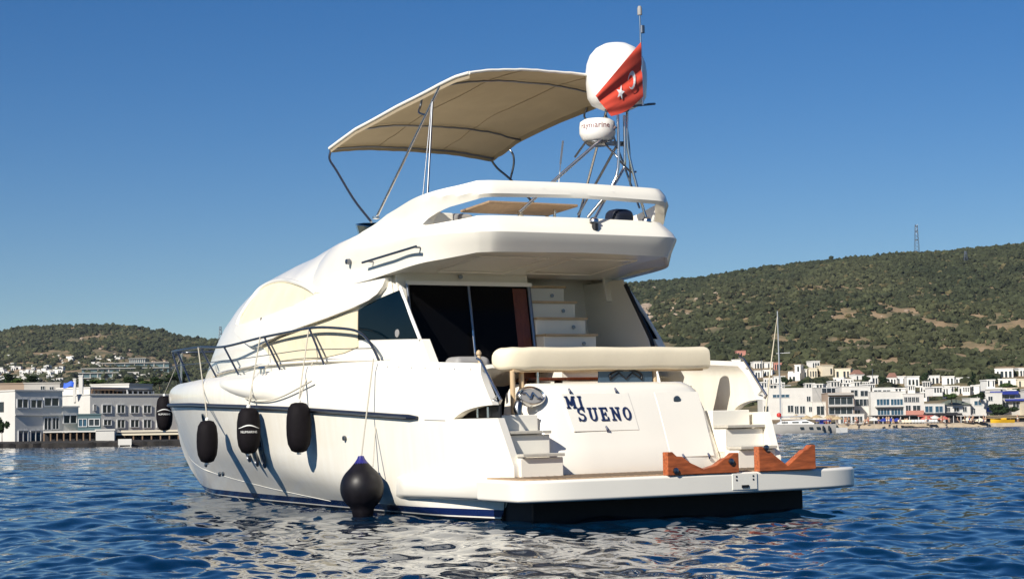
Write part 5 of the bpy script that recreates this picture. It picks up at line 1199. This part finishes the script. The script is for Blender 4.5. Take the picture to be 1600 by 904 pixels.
# ---- parasols
def parasol_mesh(r_, h_):
    a = MB(); a.tube([(0, 0, 0), (0, 0, h_)], .04, 8); b_ = MB(); b_.lathe([(r_, h_ - .75), (r_ * .98, h_ - .68), (r_ * .5, h_ - .28), (.05, h_), (.001, h_ + .05)], n=10); return a, b_
PM = {}
for px, py, m_, lab in ((1240, 651, 'thatch', 'straw coloured parasol behind the sailing yacht, first from the left'), (1256, 652, 'thatch', 'straw coloured parasol behind the stern of the sailing yacht'), (1272, 651, 'thatch', 'straw coloured parasol right of the sailing yacht'), (1292, 651, 'thatch', 'straw coloured parasol left of the white pavilion'), (1304, 653, 'thatch', 'straw coloured parasol against the white pavilion'), (1362, 655, 'stucco', 'white parasol left of the blue ones'), (1377, 656, 'awning_blue', 'blue beach parasol, left one'), (1387, 656, 'awning_blue', 'blue beach parasol, middle one'), (1397, 656, 'awning_blue', 'blue beach parasol, right one'), (1443, 653, 'awning_red', 'red beach parasol, left one'), (1456, 652, 'stucco', 'white parasol between red ones'), (1470, 653, 'awning_red', 'red beach parasol, right one'), (1508, 655, 'awning_cream', 'cream parasol under the white beach canopy, left one'), (1527, 656, 'awning_cream', 'cream parasol under the white beach canopy, right one')):
    D = 430 if py > 652 else 432; root = empty('parasol', (U(px) * D, D, .95)); h_ = hp(px, py, D) - .95 + .5; tag(root, lab, 'parasol', 'parasols on the right beach')
    a, b_ = parasol_mesh(1.45, h_); a.build('pole', 'joinery', root); b_.build('shade', m_, root)
# ---- loungers and people
lg = MB(); lg.box((0, 0, .3), (.65, 1.5, .1)); lg.box((0, .95, .5), (.65, .1, .75), 0, 0, ('X', -.6)); 
for x in (-.28, .28): lg.box((x, -.6, .13), (.06, .06, .26)); lg.box((x, .6, .13), (.06, .06, .26))
first = None
for i in range(12):
    px = 1402 + i * 5.2; o = lg.build('beach_lounger', 'stucco' if i > 3 else 'awning_cream') if first is None or i == 4 else first.copy()
    if o.name not in COL.objects: COL.objects.link(o)
    first = o; o.location = (U(px) * 425, 425, .95); tag(o, 'white beach lounger in the row at the water edge' if i > 3 else 'cream beach lounger at the left end of the row', 'lounger', 'white loungers on the beach' if i > 3 else 'cream loungers on the beach')
def person_mesh(sit):
    if sit: J = [(0, 0, .45), (0, .02, .75), (0, .03, .95), (0, 0, 1.10), (0, -.02, 1.25), (.09, -.35, .48), (.1, -.42, .05), (-.09, -.35, .48), (-.1, -.42, .05), (.2, 0, .95), (.24, -.1, .65), (-.2, 0, .95), (-.24, -.1, .65)]
    else: J = [(0, 0, .92), (0, 0, 1.2), (0, 0, 1.42), (0, 0, 1.55), (0, -.01, 1.70), (.1, 0, .5), (.11, .03, .04), (-.1, 0, .5), (-.13, -.05, .04), (.2, 0, 1.40), (.27, .02, 1.05), (-.2, 0, 1.40), (-.26, -.05, 1.05)]
    E = [(0, 1), (1, 2), (2, 3), (3, 4), (0, 5), (5, 6), (0, 7), (7, 8), (2, 9), (9, 10), (2, 11), (11, 12)]
    rr = [.15, .15, .16, .06, .11, .085, .05, .085, .05, .06, .04, .06, .04]
    me = bpy.data.meshes.new('person'); me.from_pydata(J, E, []); o = bpy.data.objects.new('person', me); COL.objects.link(o)
    o.modifiers.new('skin', 'SKIN')
    for v_, r_ in zip(me.skin_vertices[0].data, rr): v_.radius = (r_, r_)
    me.skin_vertices[0].data[0].use_root = True
    md_ = o.modifiers.new('s', 'SUBSURF'); md_.levels = 1
    m2_ = bpy.data.meshes.new_from_object(o.evaluated_get(bpy.context.evaluated_depsgraph_get())); bpy.data.objects.remove(o); m2_.polygons.foreach_set('use_smooth', [True] * len(m2_.polygons)); m2_.materials.clear(); m2_.materials.append(M['skin']); return m2_
PS_, PU_ = person_mesh(True), person_mesh(False)
def trunks(o, m_, sit):
    mb = MB(); z = .42 if sit else .82; mb.lathe([(.10, z - .18), (.19, z - .1), (.175, z + .12), (.12, z + .2)], n=10); mb.build('clothing', m_, o)
PEO = [(1316, 1, 'red', 'standing person in red by the white pavilion'), (1322, 1, 'awning_dark', 'standing person in dark clothes by the white pavilion'), (1336, 0, 'red', 'person in red sitting right of the white pavilion'), (1347, 0, 'stucco', 'person in white sitting left of the white parasol'), (1352, 1, 'red', 'standing person in red beside the white parasol'), (1368, 0, 'awning_blue', 'person in blue sitting under the blue parasols'), (1381, 1, 'awning_cream', 'person in cream standing under the blue parasols'), (1391, 0, 'yellow', 'person in yellow sitting under the blue parasols'), (1466, 1, 'stucco', 'person in white standing by the water below the red parasols'), (1478, 0, 'awning_red', 'person in dull red sitting below the dark gable shelter'), (1503, 1, 'awning_dark', 'dark clothed person standing under the white beach canopy'), (1514, 0, 'stucco', 'person in white sitting under the white beach canopy'), (1532, 1, 'awning_red', 'person in dull red standing at the end of the white canopy'), (1585, 1, 'stucco', 'person in white standing under the thatched shelter')]
for px, up_, m_, lab in PEO:
    D = 424 + (px * 7 % 5); o = bpy.data.objects.new('person', PU_ if up_ else PS_); COL.objects.link(o); o.location = (U(px) * D, D, .93); o.rotation_euler = (0, 0, (px * 13 % 63) / 10); tag(o, lab, 'person', 'people on the right beach'); trunks(o, m_, not up_)
crowd = random.Random(9)
for i in range(30):
    px = crowd.uniform(1278, 1545); m_, cl = crowd.choice((('stucco', 'white'), ('red', 'red'), ('awning_dark', 'dark'), ('awning_blue', 'blue'), ('awning_cream', 'cream'))); sit = crowd.random() < .5
    D = crowd.uniform(424, 431); o = bpy.data.objects.new('person', PS_ if sit else PU_); COL.objects.link(o); o.location = (U(px) * D, D, .93); o.rotation_euler = (0, 0, crowd.uniform(0, 6))
    tag(o, 'one of the beachgoers in ' + cl + ' clothes ' + ('sitting' if sit else 'standing') + ' in the crowd on the right beach', 'person', 'beachgoers in ' + cl + (' sitting' if sit else ' standing')); trunks(o, m_, sit)
# tables
for px, m_, lab in ((1282, 'red', 'red topped table right of the sailing yacht'), (1330, 'stucco', 'white table before the pavilion'), (1340, 'thatch', 'straw table right of the pavilion'), (1450, 'stucco', 'white table under the red parasols'), (1520, 'stucco', 'white table under the white canopy')):
    mb = MB(); mb.box((0, 0, .74), (1.5, .9, .06)); 
    for x in (-.6, .6): mb.box((x, 0, .36), (.08, .7, .72))
    o = mb.build('beach_table', m_); o.location = (U(px) * 427, 427, .95); tag(o, lab, 'table')
# ---- boats
D = 236; root = empty('sailing_yacht', (U(1241) * D, D, 0)); tag(root, 'white moored sailing yacht with tall bare mast and a tan furled sail', 'sailing yacht')
Lb = 4.6
def sb(x, v):
    t_ = (x + Lb) / (2 * Lb); w = 1.35 * (1 - (1 - min(1, t_ * 1.6 + .0)) ** 2.2) * (1 - .18 * max(0, t_ - .6)); zt_ = 1.15 - .12 * t_
    return (x + (1 - v) * (.5 if t_ < .1 else 0), w * (.55 + .45 * v ** .6), -.2 + (zt_ + .2) * v)
mb = MB(); xs2 = np.linspace(-Lb, Lb, 24); rows = [[sb(x, v) for v in (0, .25, .5, .75, 1)] for x in xs2]; mb.grid(rows); mb.grid([[(a, -b_, c_) for a, b_, c_ in r_] for r_ in rows])
mb.grid([[rows[i][4], (rows[i][4][0], 0, rows[i][4][2] + .06), (rows[i][4][0], -rows[i][4][1], rows[i][4][2])] for i in range(24)]); mb.add([rows[-1][k] for k in range(5)] + [(a, -b_, c_) for a, b_, c_ in reversed(rows[-1])], [tuple(range(10))])
mb.build('hull', 'stucco_grey', root)  # white hull coloured grey, its shaded side put into the colour
mb = MB(); mb.prism([(-2.6, 1.1), (-1.9, 1.5), (1.0, 1.62), (2.0, 1.2), (2.0, 1.0), (-2.6, 1.0)], 'y', -.8, .8); mb.build('cabin', 'white', root, bevel=.06)
for x in (-1.6, -.3, .9): w = MB(); w.box((x, -.81, 1.32), (.8, .03, .16)); w.build('window', 'pane', root)
for x in (.4, 1.5, 2.4): w = MB(); w.box((x, -1.28, .65), (.45, .08, .2)); w.build('hull_window', 'pane', root)
zm = hp(1216, 486, D); xm = (U(1216) - U(1241)) * D
mb = MB(); mb.tube([(xm, 0, 1.0), (xm - .1, 0, zm)], [.10, .06], 10); mb.build('mast', 'mast_alloy', root)
for z in (hp(1216, 552, D), hp(1216, 603, D)): mb = MB(); mb.tube([(xm - .3, .5, z), (xm + 1.3, -.3, z + .05)], .035, 6); mb.build('spreader', 'mast_alloy', root)
mb = MB(); mb.tube([(xm, 0, 2.0), (xm + 2.9, 0, 2.05)], .09, 8); mb.build('boom', 'mast_alloy', root)
mb = MB(); mb.tube([(-Lb + .6, 0, 1.2), ((-Lb + .6 + xm) / 2 - .1, 0, (zm + 1) / 2), (xm - .1, 0, zm * .97)], [.10, .085, .03], 8); mb.build('furled_sail', 'awning_cream', root)
for x, y in ((xm + .1, 1.2), (xm + .1, -1.2), (Lb - .2, 0)): mb = MB(); mb.tube([(x, y, 1.1), (xm - .1, 0, zm * .97)], .012, 5); mb.build('stay', 'darksteel', root)
mb = MB(); mb.lathe([(.001, -.3), (.25, -.2), (.3, 0), (.25, .2), (.001, .3)], (-2.2, -.2, 2.25), 12); mb.build('red_ball', 'red', root)
for x in (2.6, 3.3): mb = MB(); mb.tube([(x, -1.1, 1.1), (x, -1.1, 1.75)], .02, 6); mb.build('rail_post', 'steel', root)
mb = MB(); mb.box((3.2, 0, 1.5), (1.6, 1.7, .12)); mb.box((2.9, -.4, 1.3), (.5, .5, .5)); mb.build('cockpit_gear', 'awning_blue', root)
for x in (3.0, 3.7): mb = MB(); mb.lathe([(.001, -.35), (.13, -.25), (.13, .25), (.001, .35)], (x, -1.35, .55), 10); mb.build('fender', 'pane', root)
def small_boat(name, label, px, D, ln, m_):
    root = empty(name, (U(px) * D, D, 0)); tag(root, label, 'boat')
    rows = [[(x, .75 * (1 - max(0, -x / ln) ** 2.2 * .98) * (.6 + .4 * v), -.1 + .7 * v + (.18 * max(0, -x / ln) if v > .5 else 0)) for v in (0, .5, 1)] for x in np.linspace(-ln, ln, 14)]
    mb = MB(); mb.grid(rows); mb.grid([[(a, -b_, c_) for a, b_, c_ in r_] for r_ in rows]); mb.grid([[r_[2], (r_[2][0], -r_[2][1], r_[2][2])] for r_ in rows]); mb.add([rows[-1][k] for k in range(3)] + [(a, -b_, c_) for a, b_, c_ in reversed(rows[-1])], [tuple(range(6))]); mb.build('hull', m_, root)
    return root
r_ = small_boat('motor_boat', 'small white motor boat moored right of the sailing yacht', 1297, 240, 1.7, 'white')
mb = MB(); mb.prism([(-.6, .55), (-.2, .95), (.5, .9), (.7, .55)], 'y', -.45, .45); mb.build('windscreen', 'pane', r_)
r_ = small_boat('pedal_boat', 'yellow pedal boat drawn up on the beach at the right', 1561, 423, 2.6, 'yellow'); r_.location.z = .9
mb = MB(); mb.box((.3, 0, .8), (1.0, 1.1, .35)); mb.build('seat', 'yellow', r_)
# ---- trees
leafm = tint_mat('tree_leaves'); M['leaf'] = leafm
def crown_mesh(seed, n_, rx, rz_, cy=False, col=(.035, .055, .02)):
    rg = np.random.default_rng(seed); cl = rg.normal(size=(9, 3)) * np.array([rx * .42, rx * .42, rz_ * .4])
    if cy: cl = np.stack([rg.normal(size=16) * rx * .25, rg.normal(size=16) * rx * .25, np.linspace(-rz_ * .9, rz_ * .95, 16)], -1)
    k = rg.integers(0, len(cl), n_); d = rg.normal(size=(n_, 3)); d /= np.linalg.norm(d, axis=1)[:, None]; r_ = (rg.random(n_) ** .4)[:, None]
    size = np.array([rx * .5, rx * .5, rz_ * .45]) if not cy else np.array([rx * .55, rx * .55, rz_ * .16])
    taper = np.ones(n_) if not cy else np.clip(1.15 - (cl[k][:, 2] + rz_) / (2 * rz_), .2, 1)
    Pc = cl[k] + d * r_ * size * np.stack([taper, taper, np.ones(n_)], -1)
    s = .16 * rx ** .5 * (.6 + .8 * rg.random(n_)); a = rg.normal(size=(n_, 3)); a /= np.linalg.norm(a, axis=1)[:, None]; b_ = np.cross(a, d); b_ /= np.linalg.norm(b_, axis=1)[:, None] + 1e-6
    V = np.stack([Pc - a * s[:, None] - b_ * s[:, None] * .6, Pc + a * s[:, None] - b_ * s[:, None] * .6, Pc + a * s[:, None] + b_ * s[:, None] * .6, Pc - a * s[:, None] + b_ * s[:, None] * .6], 1).reshape(-1, 3)
    o = np_mesh('crown', V, np.arange(n_ * 4).reshape(-1, 4), leafm, False)
    at = o.data.color_attributes.new('tint', 'FLOAT_COLOR', 'POINT'); c4 = np.ones((n_ * 4, 4), np.float32); c4[:, :3] = np.repeat(np.array(col)[None] * (.6 + .8 * rg.random((n_, 1))), 4, 0); at.data.foreach_set('color', c4.ravel()); return o
protos = {}
def tree(kind, label, px, top, bot, D=None, wpx=None, group='trees among the houses'):
    D = D or ground_D(px, bot); H = (bot - top) * D / 3000; z0 = hp(px, bot, D)
    root = empty('cypress_tree' if kind == 'cypress' else ('palm_tree' if kind == 'palm' else 'tree'), (U(px) * D, D, z0)); tag(root, label, 'tree', group)
    if kind not in protos:
        if kind == 'cypress': c_ = crown_mesh(3, 2600, 1.1, 4.6, True, (.018, .034, .014)); c_.location = (0, 0, 5.4)
        elif kind == 'palm': c_ = crown_mesh(4, 900, 1.8, 1.0, False, (.07, .085, .03)); c_.location = (0, 0, 8.8)
        elif kind == 'bright': c_ = crown_mesh(5, 2200, 3.3, 3.0, False, (.06, .10, .025)); c_.location = (0, 0, 6.6)
        else: c_ = crown_mesh(6, 2200, 3.4, 2.9, False, (.025, .042, .016)); c_.location = (0, 0, 6.6)
        t_ = MB(); t_.tube([(0, 0, -.3), (.1, 0, 3), (0, .1, 6.5 if kind != 'palm' else 8.8)], [.28, .2, .09], 8); to = t_.build('trunk', 'bark')
        protos[kind] = (c_, to, False)
    c_, to, used = protos[kind]
    if used: c_, to = c_.copy(), to.copy(); COL.objects.link(c_); COL.objects.link(to)
    else: protos[kind] = (c_, to, True)
    c_.parent = root; to.parent = root; s = H / 10; sx_ = s if wpx is None else wpx * D / 3000 / (6.8 if kind != 'cypress' else 2.6); root.scale = (sx_, sx_, s); root.rotation_euler = (0, 0, px % 6)
TR = [('cypress', 'tall dark cypress right of the arcaded pair of houses', 1518, 583, 626, 17), ('dark', 'bushy tree behind the blue painted bar', 1562, 630, 660, 34), ('palm', 'palm like tree left of the dark blue bar', 1490, 606, 628, 14), ('palm', 'pale palm below the right hand arcaded house', 1481, 606, 626, 12),
 ('dark', 'dark tree left of the lone tallest stepped house', 1226, 588, 608, 14), ('dark', 'dark tree between the stepped house and the grey block', 1254, 592, 612, 20), ('dark', 'dark tree right of the cream terraced house', 1286, 590, 606, 20), ('bright', 'green tree behind the dark glass penthouse', 1310, 596, 610, 16), ('dark', 'dark tree in front of the red tiled house in the gap', 1340, 595, 610, 18), ('dark', 'dark tree left of the pole house', 1351, 586, 604, 14), ('dark', 'dark tree right of the pole house', 1377, 588, 606, 16), ('dark', 'dark tree below the red roofed low house', 1392, 600, 612, 26), ('cypress', 'slim cypress below the big plain white house', 1424, 596, 614, 7), ('dark', 'dark tree left of the arcaded pair', 1439, 582, 604, 16), ('bright', 'green tree below the arcaded pair at its left', 1460, 610, 624, 20), ('bright', 'olive green tree below the cube houses', 1483, 612, 630, 22), ('dark', 'dark tree left of the highest right house', 1545, 584, 604, 20), ('bright', 'olive tree above the dark blue bar', 1572, 596, 612, 26), ('dark', 'dark tree at the right edge above the bar', 1592, 606, 624, 22), ('dark', 'dark tree behind the angular white building', 1325, 600, 612, 14), ('dark', 'dark tree over the blue glazed balconies', 1402, 603, 616, 14), ('dark', 'dark tree above the white house next to the blue mural', 1528, 612, 628, 16)]
for kind, lab, px, t_, b_, w in TR: tree(kind, lab, px, t_, b_, None if b_ < 628 else 441, w)
TL = [('dark', 'dark tree behind the low roofs at the far left', 10, 583, 606, 24), ('bright', 'olive tree behind the low roofs left of the blue tarpaulin', 22, 588, 606, 22), ('dark', 'dark tree left of the blue tarpaulin', 46, 586, 606, 28), ('dark', 'dark tree right of the tall chimney', 134, 592, 606, 18), ('bright', 'green tree behind the white penthouse', 152, 591, 604, 26), ('dark', 'dark tree behind the hotel roof', 206, 588, 606, 26), ('bright', 'green tree behind the right hotel pergola', 228, 592, 608, 26), ('dark', 'dark tree between the hotel and the yacht bow', 248, 588, 608, 26), ('dark', 'dark tree seen through the bow rail', 276, 580, 606, 30)]
for kind, lab, px, t_, b_, w in TL: tree(kind, lab, px, t_, b_, 300, w, 'trees behind the left quay')
tree('dark', 'dark round bush at the left edge of the quay', 2, 650, 694, 173, 18, 'trees behind the left quay')
# ---- masts on the hill
def lattice(label, px, top, bot, D, w):
    z0, z1 = hp(px, bot, D), hp(px, top, D); root = MB(); H = z1 - z0; n_ = 10
    for sx_, sy_ in ((-1, -1), (1, -1), (1, 1), (-1, 1)): root.tube([(sx_ * w, sy_ * w, -4), (sx_ * w * .35, sy_ * w * .35, H)], .16, 5)
    for i in range(n_):
        a, b_ = i / n_, (i + 1) / n_; wa, wb = w * (1 - .65 * a), w * (1 - .65 * b_)
        root.tube([(-wa, -wa, H * a), (wb, -wb, H * b_)], .09, 4); root.tube([(wa, -wa, H * a), (-wb, -wb, H * b_)], .09, 4)
    for i in (.55, .8, .95): root.lathe([(.1, -.4), (1.0, -.4), (1.0, .4), (.1, .4)], (0, 0, H * i), 8)
    o = root.build('lattice_mast', 'darksteel'); o.location = (U(px) * D, D, z0); tag(o, label, 'mast')
lattice('tall lattice radio mast on the crest of the right hill', 1436, 350, 404, 1490, 2.2)
lattice('small lattice pylon below the crest at the far right', 1512, 392, 412, 1380, 1.6)
lattice('faint lattice pylon on the left skyline beside the yacht bow', 343, 510, 536, 1900, 2.2)
for px, t_, b_, D, lab in ((1361, 576, 602, 560, 'slim grey pole above the square white house'), (1188, 562, 592, 520, 'slim grey pole left of the sailing mast')):
    mb = MB(); z0 = hp(px, b_, D); mb.tube([(0, 0, 0), (0, 0, hp(px, t_, D) - z0)], .09, 6); o = mb.build('pole', 'darksteel'); o.location = (U(px) * D, D, z0); tag(o, lab, 'pole')
